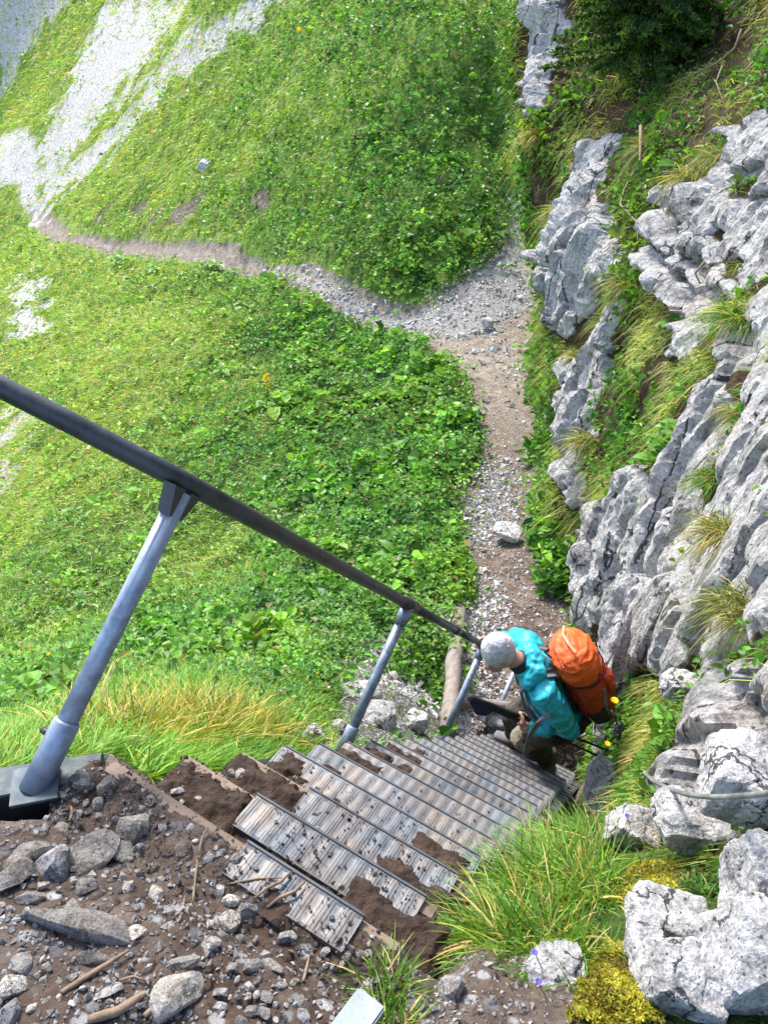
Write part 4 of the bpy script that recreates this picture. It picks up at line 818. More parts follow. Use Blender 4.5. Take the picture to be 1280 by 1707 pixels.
# ---------------------------------------------------------------- herbs in the strip between path and cliff, and low growth right of the stairs
def patch(name, poly, n, Lr, label, cat, blades_=False, cols=(GREEN_D, GREEN_M, GREEN_L), hmax=.12, seed=1, width=.7, up=.3, kind='stuff', hump=0.):
    P = wpoly(poly); g = np.random.default_rng(seed); lo, hi = P.min(0), P.max(0); x = g.uniform(lo[0], hi[0], n*3); y = g.uniform(lo[1], hi[1], n*3)
    d = sdpoly(x, y, P); wdt = max(.02, np.sqrt((hi-lo).prod())*.12); k = d+wdt*.6*fbm(xy0(x, y, 2.5/max(.15, wdt*6)), 3) > 0; x, y, d = x[k][:n], y[k][:n], d[k][:n]; m = len(x)
    z = surf_z(x, y); Nn = gnormal(x, y, .05); mo = fbm(xy0(x, y, 1.5/max(.1, hmax)), 3); hg = (g.random(m)*(hmax*(.5+.6*np.clip(mo+.4, 0, 1)))+hump*sstep(0, wdt*2, d))
    Pp = np.stack([x, y, z+hg], 1); t = np.clip(.5+mo*.7+.28*g.normal(size=m), 0, 1); c = np.where(t[:, None] < .5, cmix(cols[0], cols[1], t*2), cmix(cols[1], cols[2], t*2-1))
    B = Bag(); L = np.exp(g.uniform(np.log(Lr[0]), np.log(Lr[1]), m))
    if blades_:
        D = unit(g.normal(size=(m, 3))*.55+np.array([0, 0, .8])); B.add(blade_quads(Pp*np.array([1, 1, 1]), D, L, L*width*.06+.0008, .5+.5*g.random(m), g, 3), jit(c, g, .25))
    else:
        D = unit(g.normal(size=(m, 3))*np.array([1, 1, .5])+Nn*up); Nl = unit(Nn+g.normal(size=(m, 3))*.5); B.add(leaf_quads(Pp, D, Nl, L, L*width*g.uniform(.7, 1.2, m)), jit(c, g, .25))
    return tag(B.build(name, M_BLADE if blades_ else M_LEAF), label, cat, kind=kind)
patch('herb_strip', [(885, 575), (945, 560), (965, 700), (940, 790), (1000, 870), (990, 1010), (910, 985), (882, 920), (875, 860), (885, 770), (900, 700), (888, 640)], 9000, (.05, .15), 'bright leafy herbs between the path and the foot of the cliff', 'herbs', cols=((.03, .11, .015), (.08, .22, .02), (.17, .34, .03)), hmax=.34, seed=51, width=.75)
patch('rubble_herbs', [(690, 1080), (735, 1060), (738, 1180), (700, 1150), (640, 1130), (650, 1080)], 450, (.03, .08), 'low herbs growing through the rubble beside the logs', 'herbs', cols=((.03, .11, .015), (.08, .22, .02), (.17, .34, .03)), hmax=.14, seed=52)
patch('log_herbs', [(735, 940), (785, 930), (790, 1010), (745, 1030)], 500, (.04, .09), 'light green herbs around the log stub', 'herbs', cols=((.03, .11, .015), (.12, .26, .02), (.24, .38, .04)), hmax=.2, seed=53)
patch('ledge_turf', [(1010, 1370), (1100, 1300), (1280, 1380), (1280, 1500), (1180, 1560), (1040, 1540), (1000, 1600), (1100, 1707), (1290, 1707), (1290, 1560), (1000, 1640), (850, 1640), (700, 1560), (780, 1420), (900, 1380)], 9000, (.02, .07), 'short mixed turf on the ledge right of the stairs', 'grass', True, cols=((.05, .10, .015), (.11, .20, .03), (.24, .27, .05)), hmax=.01, seed=54)
patch('ledge_herbs', [(1120, 1420), (1230, 1380), (1225, 1500), (1140, 1500)], 1500, (.008, .02), 'tiny round-leaved herbs between the rocks on the ledge', 'herbs', cols=((.03, .09, .015), (.07, .17, .03), (.14, .24, .04)), hmax=.03, seed=55)
patch('soil_herbs', [(615, 1500), (660, 1470), (770, 1510), (790, 1570), (730, 1590), (650, 1560)], 520, (.014, .032), 'dark green lobed herbs on the soil below the stair edge', 'herbs', cols=((.025, .09, .015), (.06, .17, .03), (.13, .26, .04)), hmax=.035, seed=56)
MOSS = ((.13, .10, .015), (.30, .27, .02), (.46, .42, .04))
patch('moss', [(1015, 1470), (1060, 1440), (1150, 1440), (1110, 1500), (1040, 1515), (1010, 1500)], 6000, (.004, .009), 'golden yellow moss cushion above the flat pale slab', 'moss', cols=MOSS, hmax=.014, seed=57, hump=.012)
patch('moss', [(1080, 1200), (1150, 1180), (1170, 1240), (1120, 1290), (1070, 1270)], 6000, (.004, .010), 'yellow-green moss hump above the wire rope', 'moss', cols=((.10, .12, .015), (.24, .25, .03), (.40, .38, .05)), hmax=.02, seed=59, hump=.02)
patch('moss', [(960, 1640), (1010, 1570), (1060, 1580), (1085, 1660), (1100, 1707), (940, 1707)], 10000, (.004, .009), 'golden yellow moss cushion at the bottom beside the dark-faced rock', 'moss', cols=MOSS, hmax=.014, seed=58, hump=.018)
# ---------------------------------------------------------------- grass tufts
def tuft(name, label, c, n, Lr, rad, seed, cols, lean=(0, 0, 0), wd=.004, droop=.5, spread=.5, cat='grass tuft', group=None, seg=5, nseed=.12):
    """c: world point; blades rise from an elliptic foot and arch over"""
    g = np.random.default_rng(seed); a = g.uniform(0, 2*np.pi, n); r = np.sqrt(g.random(n)); ox, oy = np.cos(a)*r*rad[0], np.sin(a)*r*rad[1]; rx = c[0]+ox; ry = c[1]+oy
    z = np.maximum(surf_z(rx, ry), -9e9) if c[2] is None else c[2]-.25*(np.abs(ox)+np.abs(oy)); P = np.stack([rx, ry, z+np.zeros(n)-.01], 1)
    D = unit(np.stack([ox/max(rad)*.7, oy/max(rad)*.7, np.ones(n)], 1)+g.normal(size=(n, 3))*spread+np.array(lean)); L = g.uniform(Lr[0], Lr[1], n)
    clump = pn(np.stack([rx*9, ry*9, 0*rx+seed], 1)); t = np.clip(.5+.6*clump+.25*g.normal(size=n), 0, 1); cc = np.where(t[:, None] < .5, cmix(cols[0], cols[1], t*2), cmix(cols[1], cols[2], t*2-1))
    dry = g.random(n) < nseed; cc[dry] = np.array(STRAW); B = Bag(); B.add(blade_quads(P, D, L, wd*g.uniform(.6, 1.2, n), droop*g.uniform(.5, 1.5, n), g, seg), jit(cc, g, .2))
    o = B.build(name, M_BLADE); return tag(o, label, cat, group)
def gp(u, v): return cast([(u, v)])[0]
G_FRESH = ((.05, .13, .015), (.12, .26, .025), (.26, .40, .05)); G_YEL = ((.10, .18, .02), (.34, .36, .04), (.66, .46, .08)); G_OL = ((.06, .11, .02), (.15, .20, .035), (.34, .33, .09))
tfs = [('long fresh grass tuft spilling over the right ends of the treads', (905, 1475), 1500, (.10, .26), (.15, .15), G_FRESH, (-.35, -.1, 0), .0042), ('long green grass at the upper edge of the tuft beside the stairs', (985, 1415), 800, (.10, .24), (.12, .10), G_FRESH, (-.4, 0, 0), .0042),
    ('arching green grass tuft nearest the white split rock', (870, 1560), 900, (.09, .22), (.12, .10), G_FRESH, (-.3, -.2, 0), .004), ('small bright grass clump beside the zinc plate', (640, 1660), 220, (.05, .12), (.035, .035), G_FRESH, (-.2, .1, 0), .003),
    ('thin grass clump at the bottom edge right of the zinc plate', (655, 1720), 160, (.05, .12), (.03, .03), G_FRESH, (0, 0, 0), .003), ('sparse grass along the far side of the white split rock', (990, 1590), 260, (.04, .10), (.08, .05), G_FRESH, (-.2, 0, 0), .0028)]
for q, (lab, px, n, Lr, rad, cols, lean, wd) in enumerate(tfs):
    p = gp(*px); tuft('grass_tuft', lab, (p[0], p[1], None), n, Lr, rad, 70+q, cols, lean, wd, .55, .5)
for q, (px, n, lab) in enumerate([((200, 1235), 900, 'yellow-green dry grass tuft behind the first handrail post'), ((290, 1225), 1300, 'broad golden grass tuft above the first timber edge'), ((370, 1215), 1100, 'golden grass tuft above the second timber edge'), ((440, 1225), 600, 'greener grass tuft at the end of the golden row')]):
    p = gp(*px); tuft('grass_tuft', lab, (p[0], p[1], None), n, (.13, .34), (.19, .14), 90+q, G_YEL if q not in (3,) else G_FRESH, (-.2, .1, -.1), .0052, .6, .6, nseed=.22)
ct = [((1265, 890), 3.05, .22, G_OL, 'dry arching grass tuft at the right edge, upper of two'), ((1270, 1010), 2.6, .22, G_OL, 'olive grass tuft at the right edge, lower of two'), ((1255, 520), 4.9, .34, G_FRESH, 'bushy green grass tuft on the wall at the right edge'), ((1060, 470), 7.6, .40, G_OL, 'hanging grass cushion in the middle of the wall'),
    ((1010, 530), 8.2, .30, G_OL, 'grass cushion left of the hanging one on the wall'), ((1180, 290), 7.4, .4, G_OL, 'straw-tipped grass tuft under the dead branch'), ((1100, 240), 8.2, .4, G_OL, 'yellowish grass tuft high on the wall under the spruce'), ((940, 350), 10.2, .42, G_YEL, 'yellow grass edge where the wall meets the gravel chute'),
    ((905, 220), 10.8, .42, G_YEL, 'bright grass fringe on the top left ledge of the wall'), ((965, 590), 8.6, .36, G_OL, 'long hanging tuft on the nose of the wall'), ((1215, 680), 4.2, .22, G_OL, 'dark grass tuft in the crack right of the long rib'), ((980, 730), 8.0, .34, G_OL, 'grass tuft hanging above the bulging rock'),
    ((1240, 260), 6.4, .3, G_OL, 'small grass tuft near the top right rock'), ((1180, 790), 3.9, .2, G_FRESH, 'soft green grass tuft in the rock gully'), ((1110, 1230), 2.75, .12, G_YEL, 'mossy yellow grass on the hump above the wire rope'), ((1060, 1250), 3.0, .12, G_OL, 'olive grass hiding the upper end of the wire rope'), ((1080, 1140), 3.2, .14, G_OL, 'short grass tuft uphill of the dark anchor')]
for q, (px, Z, L, cols, lab) in enumerate(ct):
    sz = cast_cliff([px])[0]; P, _ = cliff_point(np.array([sz[0]]), np.array([sz[1]])); p = P[0]
    k = L*.5; tuft('grass_tuft', lab, (p[0]-.0, p[1], p[2]), int(420*(1.3 if L > .3 else 1)), (L*.4, L), (k*.8, k*.8), 120+q, cols, (CN[0]*.7, CN[1]*.7-.2, .0), .0011*Z+.001, .85, .75, nseed=.22, seg=4)
# ---------------------------------------------------------------- single broad-leaved plants that can be told apart
def rosette(px, n, L, label, cols=(GREEN_M, (.10, .24, .05), (.2, .36, .08)), seed=0, w=.42, rise=.35, stem=0, flower=None, on_cliff=False, name='broadleaf_plant', cat='plant'):
    if on_cliff: sz = cast_cliff([px])[0]; p = cliff_point(np.array([sz[0]]), np.array([sz[1]]), .05)[0][0]
    else: p = gp(*px); p = np.array([p[0], p[1], surf_z(p[:1], p[1:2])[0]+.08])
    g = np.random.default_rng(seed+500); root = empty(name, tuple(p), label, cat)
    for k in range(n):
        a = 2*math.pi*k/n*1.618*2+g.uniform(-.3, .3); D = unit(np.array([[math.cos(a), math.sin(a)*.9-.15, rise+g.uniform(-.15, .3)]])); 
        if on_cliff: D = unit(D+np.array([[CN[0]*.8, CN[1]*.8, .1]]))
        m = 5; l = L*g.uniform(.7, 1.15); t = np.linspace(0, 1, m); S = unit(np.cross(D, [[0, 0, 1.]])); prof = np.array([.12, .85, 1, .66, .05])*l*w*.5
        c = D*(t*l)[:, None]-np.array([[0, 0, 1]])*(t*t*l*.35)[:, None]; V = np.concatenate([c-S*prof[:, None]+np.array([0, 0, 1])*prof[:, None]*.35, c, c+S*prof[:, None]+np.array([0, 0, 1])*prof[:, None]*.35])
        F_ = [[i, i+1, m+i+1, m+i] for i in range(m-1)]+[[m+i, m+i+1, 2*m+i+1, 2*m+i] for i in range(m-1)]
        cc = cmix(cols[0], cols[2], np.array([g.random()])); mesh_np('leaf', V, np.array(F_), M_LEAF, col=np.repeat(cc, len(V), 0), parent=root, smooth=True)
    if stem:
        bm_obj('stem', tube_bm([(0, 0, 0), (.01, 0, stem*.5), (.0, -.02, stem)], .006, 6), M_LEAF_GREEN, root)
        B = Bag(); k = 40; P = np.c_[g.normal(size=k)*.02, g.normal(size=k)*.02, stem*g.uniform(.45, 1.05, k)]; B.add(leaf_quads(P, unit(g.normal(size=(k, 3))), unit(g.normal(size=(k, 3))), np.full(k, .05), np.full(k, .04)), np.repeat([flower], k, 0)); B.build('flower', M_LEAF, root)
    return root
M_LEAF_GREEN = simple('plant_stem', (.09, .16, .03), .6)
BP = [((445, 690), 6, .34, 'pale broad-leaved plant with a tall yellow flower spike in the meadow', dict(stem=.55, flower=(.75, .55, .03))), ((203, 440), 8, .6, 'dark leafy rosette just below the far path'), ((258, 455), 7, .5, 'leafy rosette right of the dark one below the far path'), ((358, 448), 8, .6, 'spreading pale rosette below the middle of the far path'),
    ((222, 475), 6, .4, 'lower leafy rosette under the two by the far path'), ((255, 490), 5, .35, 'lowest rosette of the group below the far path'), ((418, 522), 6, .45, 'upright light leaves below the far path bend'), ((372, 630), 7, .35, 'long-leaved plant left of the yellow flower spike'), ((415, 630), 6, .3, 'small long-leaved plant next to the yellow flower spike'),
    ((622, 232), 8, .55, 'bluish broad-leaved plant in the upper meadow'), ((648, 270), 6, .5, 'bright broad-leaved plant under the bluish one'), ((125, 860), 6, .26, 'pale-leaved plant behind the nearest handrail post'), ((140, 1015), 7, .24, 'silvery broad-leaved plant low left of the rail post'), ((110, 1030), 6, .2, 'dark bluish plant beside the silvery one'),
    ((545, 650), 5, .28, 'big round yellow-green leaves near the path edge'), ((520, 700), 5, .22, 'round-leaved plant in the herbs left of the path'), ((510, 1130), 6, .15, 'yellowing leaves above the rubble'), ((905, 770), 5, .3, 'big ribbed leaves at the edge of the bulging rock'), ((700, 650), 6, .25, 'light green plant on the rim above the path'), ((655, 940), 4, .3, 'two large pale leaves under the handrail'), ((670, 905), 4, .26, 'narrow pale leaves by the white stones'), ((845, 443), 6, .3, 'lone herb growing in the gravel at the path fork')]
for q, it in enumerate(BP): rosette(it[0], it[1], it[2]*.8, it[3], seed=q, **(it[4] if len(it) > 4 else {}))
for q, (px, n, L, lab) in enumerate([((1105, 740), 9, .16, 'round butterbur leaves in the shady gully of the wall'), ((1130, 715), 7, .14, 'upper cluster of round leaves in the shady gully'), ((1090, 770), 6, .15, 'lower cluster of round leaves in the shady gully'), ((1225, 745), 6, .09, 'pointed leaves in the crack by the right rock'), ((1110, 540), 6, .16, 'glossy leaves under the hanging grass cushion'), ((965, 170), 6, .2, 'light leaves on the ledge below the spruce'), ((1050, 260), 6, .2, 'bright leaves beside the bare soil on the wall')]):
    rosette(px, n, L, lab, seed=60+q, w=.8, on_cliff=True)
# yellow flowers and bluebells near the camera
def small_flower(u, v, Z, col, label, r=.02, foot=None):
    p = at(u, v, Z); root = empty('flower', tuple(p), label, 'flower'); g = np.random.default_rng(int(u)); k = 9; a = np.linspace(0, 2*np.pi, k, endpoint=False)
    D = unit(np.c_[np.cos(a), np.sin(a), np.full(k, .3)]); B = Bag(); B.add(leaf_quads(np.zeros((k, 3)), D, np.tile([[0, 0, 1.]], (k, 1)), np.full(k, r), np.full(k, r*.7)), np.repeat([col], k, 0)); B.build('petals', M_LEAF, root)
    f = Vector(foot if foot is not None else (p[0]+.02, p[1]+.03, p[2]-.12))-Vector(p); bm_obj('stem', tube_bm([(0, 0, 0), tuple(f*.5+Vector((.01, 0, 0))), tuple(f)], .0016 if Z > 2.5 else .0008, 5), M_LEAF_GREEN, root)
small_flower(1024, 1168, 3.7, (.85, .62, .01), 'yellow flower on a thin stem above the dark anchor', .022); small_flower(1012, 1240, 3.9, (.85, .62, .01), 'yellow flower beyond the pole tips', .018)
small_flower(891, 1588, 1.25, (.22, .18, .65), 'small violet bluebell above the white split rock', .006); small_flower(897, 1636, 1.2, (.22, .18, .65), 'violet bluebell in front of the white split rock', .006); small_flower(1045, 1360, 1.95, (.22, .18, .65), 'violet bluebell over the small pale rock', .008)
# ---------------------------------------------------------------- dead branches on the wall
def on_cliff(u, v, off=.06):
    sz = cast_cliff([(u, v)])[0]; return Vector(cliff_point(np.array([sz[0]]), np.array([sz[1]]), off)[0][0])
def branch(pxs, r0, label, off=.10):
    pts = [on_cliff(u, v, off) for u, v in pxs]; n = len(pts)
    return tag(bm_obj('dead_branch', tube_bm(pts, [r0*(1-.6*k/(n-1)) for k in range(n)], 7), M_TWIG, None, True), label, 'branch')
branch([(1254, 50), (1225, 80), (1200, 105), (1170, 130), (1130, 150)], .016, 'bare forked branch lying near the top right of the wall', .2); branch([(1112, 215), (1100, 270), (1072, 320), (1070, 345), (1085, 375), (1098, 405)], .017, 'bare crooked branch hanging in the middle of the wall', .2)
branch([(1205, 440), (1190, 460), (1178, 475)], .012, 'short broken branch between the pale rocks'); branch([(1205, 110), (1215, 140), (1235, 190)], .009, 'thin bare branch hanging down at top right', .2)
# ---------------------------------------------------------------- small spruce at the top of the wall
def spruce():
    sz = cast_cliff([(1075, 128)])[0]; p = cliff_point(np.array([sz[0]]), np.array([sz[1]]), -.1)[0][0]; root = empty('spruce_tree', tuple(p), 'small dark spruce growing out of the wall at the top', 'tree')
    g = np.random.default_rng(77); Hh = 2.3; lean = np.array([CN[0]*.22, CN[1]*.22, 1.]); 
    bm_obj('trunk', tube_bm([tuple(lean*t*Hh) for t in (-.1, .2, .5, .8, 1)], [.06, .05, .035, .02, .006], 10), M_TWIG, root, True)
    B = Bag(); tb = bmesh.new(); cnt = 0
    for k in range(84):
        t = (k/84)**1.1; h = .10+t*Hh*.92; a = k*2.399+g.uniform(-.3, .3); R_ = (1-t)*1.12*g.uniform(.75, 1.12)+.1; d = np.array([math.cos(a), math.sin(a), 0]); base = lean*h
        m = 10; tt = np.linspace(0, 1, m); line = base+np.outer(tt*R_, d)+np.outer(.10*tt*R_-.42*R_*tt**2+.16*R_*tt**3, [0, 0, 1.]); tube_bm([tuple(q) for q in line[::3]], [.006*(1-t)+.002]*len(line[::3]), 5, tb)
        for j in range(1, m):                       # side twigs clothed in needles
            for sd in (-1, 1):
                sdv = np.cross(d, [0, 0, 1.])*sd; tl = R_*.34*(1-tt[j]*.55)*g.uniform(.7, 1.2); n2 = 36; u_ = g.random(n2); q = line[j]+np.outer(u_*tl, unit(sdv*.8+d*.6+np.array([0, 0, -.22])))
                D = unit(unit(sdv*.8+d*.6)+g.normal(size=(n2, 3))*.7+np.array([0, 0, .15])); c = cmix((.016, .055, .014), (.13, .22, .04), (u_-.15)+.35*g.normal(size=n2)); B.add(leaf_quads(q, D, unit(g.normal(size=(n2, 3))), np.full(n2, .062), np.full(n2, .022)), c)
    bm_obj('branches', tb, M_TWIG, root); o = B.build('needles', M_LEAF, root); o['kind'] = 'stuff'
spruce()

patch('moss', [(1050, 1540), (1100, 1560), (1110, 1640), (1075, 1690), (1050, 1620)], 5000, (.004, .009), 'olive moss strip climbing the left side of the cracked block', 'moss', cols=((.07, .09, .015), (.20, .20, .03), (.36, .33, .05)), hmax=.014, seed=160, hump=.014)
patch('moss', [(1130, 1400), (1200, 1390), (1250, 1420), (1200, 1470), (1130, 1460)], 4000, (.004, .009), 'brownish moss between the wire rope ledge and the flat slab', 'moss', cols=((.09, .06, .015), (.24, .17, .03), (.36, .30, .05)), hmax=.014, seed=161, hump=.014)
for q, (px, n, L, lab) in enumerate([((1000, 1500), 320, (.04, .10), 'short green grass tuft left of the golden moss cushion'), ((1180, 1480), 260, (.03, .07), 'small grass tuft wedged between the white rocks'), ((1085, 1330), 300, (.05, .12), 'green grass tuft above the small pale rock')]):
    p = gp(*px); tuft('grass_tuft', lab, (p[0], p[1], None), n, L, (.05, .04), 190+q, G_FRESH if q != 1 else G_OL, (-.2, -.1, 0), .003, .6, .7, nseed=.2)
# ---------------------------------------------------------------- wire rope and its anchor
def strand(pts, r, n=6, pitch=.06):
    P = [Vector(p) for p in pts]; L = [0]; [L.append(L[-1]+(b-a).length) for a, b in zip(P, P[1:])]; N_ = 260; root = empty('wire_rope', P[0], 'grey twisted wire rope crossing the white rock to the right edge', 'wire rope')
    def ev(s):
        for i in range(len(P)-1):
            if s <= L[i+1] or i == len(P)-2:
                t = (s-L[i])/(L[i+1]-L[i]); a, b, c, d = P[max(i-1, 0)], P[i], P[i+1], P[min(i+2, len(P)-1)]
                return .5*((2*b)+(c-a)*t+(2*a-5*b+4*c-d)*t*t+(3*b-a-3*c+d)*t**3)
    C_ = [ev(L[-1]*k/N_) for k in range(N_+1)]
    for j in range(n):
        q = []
        for k, c in enumerate(C_):
            t = (C_[min(k+1, N_)]-C_[max(k-1, 0)]).normalized(); u = t.cross(Vector((0, 0, 1))).normalized(); w = t.cross(u); a = 2*math.pi*(j/n+L[-1]*k/N_/pitch); q.append(c+(u*math.cos(a)+w*math.sin(a))*r*.62-P[0])
        bm_obj('strand', tube_bm(q, r*.42, 6), M_WIRE, root, True)
M_WIRE = galv('wire_rope_steel', (.22, .23, .21), .55)
strand([at(1074, 1288, 2.1), at(1088, 1301, 2.0), at(1105, 1310, 1.9), at(1140, 1323, 1.7), at(1180, 1328, 1.5), at(1230, 1327, 1.33), at(1290, 1321, 1.18), at(1380, 1312, 1.0)], .0052)
ap = Vector(at(1030, 1214, 3.7)); an = empty('cable_anchor', ap, 'dark iron cable anchor with clamp rings on the rock behind the pole tips', 'anchor')
bm_obj('pin', tube_bm([(0, 0, .03), (.02, .03, -.10)], .012, 12), M_DARK, an, True)
for k, (r_, z_) in enumerate([(.020, .012), (.017, -.03)]):
    pts = [(r_*math.cos(a), r_*.8*math.sin(a), z_+.009*math.sin(a)) for a in [2*math.pi*i/16 for i in range(17)]]; bm_obj('ring', tube_bm(pts, .008, 8, None, False), M_DARK, an, True)
bm_obj('cable_end', tube_bm([(-.01, 0, .02), (-.03, -.02, .08), (-.06, -.01, .10)], .004, 6), M_DARK, an, True)
# ---------------------------------------------------------------- the hiker
def remesh(name, bm, vox, mat, parent, smooth_it=6, wr=None, origin=(0, 0, 0)):
    me = bpy.data.meshes.new('tmp'); bm.to_mesh(me); bm.free(); o = bpy.data.objects.new('tmp', me); COL.objects.link(o)
    m = o.modifiers.new('r', 'REMESH'); m.mode = 'VOXEL'; m.voxel_size = vox; s = o.modifiers.new('s', 'SMOOTH'); s.iterations = smooth_it; s.factor = .5
    dg = bpy.context.evaluated_depsgraph_get(); dg.update(); ev = bpy.data.meshes.new_from_object(o.evaluated_get(dg)); bpy.data.objects.remove(o)
    V = np.empty(len(ev.vertices)*3); ev.vertices.foreach_get('co', V); V = V.reshape(-1, 3)
    if wr:
        N_ = np.empty(len(V)*3); ev.vertices.foreach_get('normal', N_); N_ = N_.reshape(-1, 3); V = V+N_*wr(V)[:, None]
    V = V-np.array(origin); ev.vertices.foreach_set('co', V.ravel()); ev.name = name; ev.materials.clear(); ev.materials.append(mat)
    for p in ev.polygons: p.use_smooth = True
    return link(name, ev, parent)
def limb(bm, pts, rads, ref=(0, 0, 1), seg=16):
    """closed tube with elliptical sections; rads are (along ref-ish side, other)"""
    pts = [Vector(p) for p in pts]; n = len(pts); rings = []
    for i, p in enumerate(pts):
        t = (pts[min(i+1, n-1)]-pts[max(i-1, 0)]).normalized(); a = Vector(ref); a = (a-t*a.dot(t)).normalized(); b = t.cross(a); ra, rb_ = rads[i] if hasattr(rads[i], '__len__') else (rads[i],)*2
        rings.append([bm.verts.new(p+a*ra*math.cos(q)+b*rb_*math.sin(q)) for q in [2*math.pi*k/seg for k in range(seg)]])
    for a, b in zip(rings, rings[1:]):
        for k in range(seg): bm.faces.new((a[k], a[(k+1) % seg], b[(k+1) % seg], b[k]))
    for ring, end, sgn in ((rings[0], pts[0], -1), (rings[-1], pts[-1], 1)):
        t = (pts[1]-pts[0]).normalized() if sgn < 0 else (pts[-1]-pts[-2]).normalized(); r_ = (ring[0].co-end).length*.45; c = bm.verts.new(end+t*sgn*r_)
        for k in range(seg): f_ = (ring[k], ring[(k+1) % seg], c); bm.faces.new(f_ if sgn > 0 else f_[::-1])
    return bm
def ball(bm, c, r, rot=None):
    m = Matrix.Translation(Vector(c)) @ (rot.to_4x4() if rot else Matrix()) @ Matrix.Diagonal((*r, 1)); bmesh.ops.create_icosphere(bm, subdivisions=3, radius=1, matrix=m); return bm
V_ = Vector
footL, kneeL, hipL = V_((-.37, 3.46, -4.05)), V_((-.51, 3.25, -3.72)), V_((-.34, 3.22, -3.46)); footR, kneeR, hipR = V_((-.63, 3.68, -4.26)), V_((-.66, 3.47, -3.83)), V_((-.46, 3.37, -3.47))
pelvis, chest, neck = V_((-.38, 3.29, -3.43)), V_((-.52, 3.19, -3.17)), V_((-.625, 3.12, -3.03)); head = V_((-.75, 3.04, -2.955))
shL, shR = V_((-.46, 3.05, -3.10)), V_((-.66, 3.33, -3.08)); elbL, hanL = V_((-.28, 3.13, -3.36)), V_((-.53, 3.06, -3.43)); railend = rb(3.33, HH); hanR = V_((railend.x+.03, railend.y, railend.z+.03)); elbR = V_((-.80, 3.50, -3.24))
T = (chest-pelvis).normalized(); Rv = (shR-shL).normalized(); BK = Rv.cross(T).normalized()
if BK.x < 0: BK = -BK
FWD = -BK
M_SKIN = simple('skin', (.52, .27, .19), .5, 0, 60, .1, .0006); M_CYAN = simple('turquoise_shell', (.02, .42, .50), .42, 0, 25, .14, .004); M_TROUS = simple('olive_trousers', (.060, .048, .034), .8, 0, 30, .3, .005); M_TRK = simple('khaki_cloth', (.22, .185, .12), .8, 0, 30, .2, .004)
M_ORANGE = simple('orange_pack_cloth', (.80, .115, .012), .5, 0, 22, .16, .008); M_RED = simple('red_pack_cloth', (.42, .040, .008), .55, 0, 22, .22, .008); M_WEB = simple('grey_webbing', (.17, .17, .18), .65, 0, 90, .25); M_HAIR0, nt, b = mat_new('grey_hair')
mp = nd(nt, 'ShaderNodeMapping'); nt.links.new(pos(nt), mp.inputs[0]); mp.inputs['Scale'].default_value = (1, 2.6, 1.2); hn = noise(nt, 85, 4, .6, mp.outputs[0]); nt.links.new(ramp(nt, mth(nt, 'ADD', mth(nt, 'MULTIPLY', hn, .6), mth(nt, 'MULTIPLY', noise(nt, 14, 3, .5), .4)), [(.34, (.34, .34, .35)), (.48, (.56, .56, .58)), (.6, (.76, .76, .78))]), b.inputs[0]); nt.links.new(bump(nt, hn, .006), b.inputs['Normal']); b.inputs['Roughness'].default_value = .75
M_BLK = simple('black_cloth', (.018, .018, .022), .7, 0, 40, .3); M_BOOT = simple('grey_boot', (.16, .155, .145), .75, 0, 40, .3, .004); M_SHADOWCLOTH = simple('dark_trouser_cloth', (.05, .042, .030), .85, 0, 30, .3, .005)
hk = empty('person', (footL.x, footL.y, footL.z), 'grey-haired hiker in turquoise jacket stooping down the last metal treads', 'person'); HO = tuple(hk.location)
def wr_(amp, fr): return lambda V: amp*(ridged(V*fr+3, 2)-.4)+amp*.6*fbm(V*fr*2.2, 2)
# skin: head, neck, hands and legs in one body
hd = (FWD*.75+Vector((0, 0, -.62))).normalized(); hu = (V_((0, 0, 1))-hd*hd.z).normalized(); hu = (T*1.0+FWD*.35).normalized(); face = (FWD*.85-T*.45).normalized(); hs = face.cross(hu).normalized()
HM = Matrix((hs, face, hu)).transposed()
bm = bmesh.new(); ball(bm, head, (.074, .094, .105), HM); limb(bm, [pelvis, pelvis+(chest-pelvis)*.6, chest, neck-T*.02, neck+(head-neck)*.3, head-(head-neck)*.25], [(.10, .13), (.09, .12), (.09, .14), (.06, .07), (.052, .055), (.05, .05)], BK)
ball(bm, head+face*.075-hu*.035, (.045, .05, .06), HM); ball(bm, head+face*.122-hu*.02, (.012, .02, .018), HM)     # jaw, nose
for s in (-1, 1):
    ball(bm, head+hs*(s*.076)-face*.005-hu*.012, (.012, .022, .034), HM); ball(bm, head+face*.092+hs*(s*.032)+hu*.004, (.013, .012, .009), HM)
ball(bm, head+face*.112-hu*.062, (.024, .012, .008), HM)
limb(bm, [shL, elbL, elbL+(hanL-elbL)*.85, hanL], [.045, .036, .026, .028], BK); limb(bm, [shR, elbR, elbR+(hanR-elbR)*.85, hanR], [.045, .036, .026, .028], BK)
limb(bm, [hipL, kneeL, footL], [.075, .05, .035]); limb(bm, [hipR, kneeR, footR], [.075, .05, .035])
poleA, poleB = V_(at(781, 1161, 4.28)), V_(at(1013, 1251, 4.55)); pd = (poleB-poleA).normalized(); gripc = poleA+pd*((hanL-poleA).dot(pd))
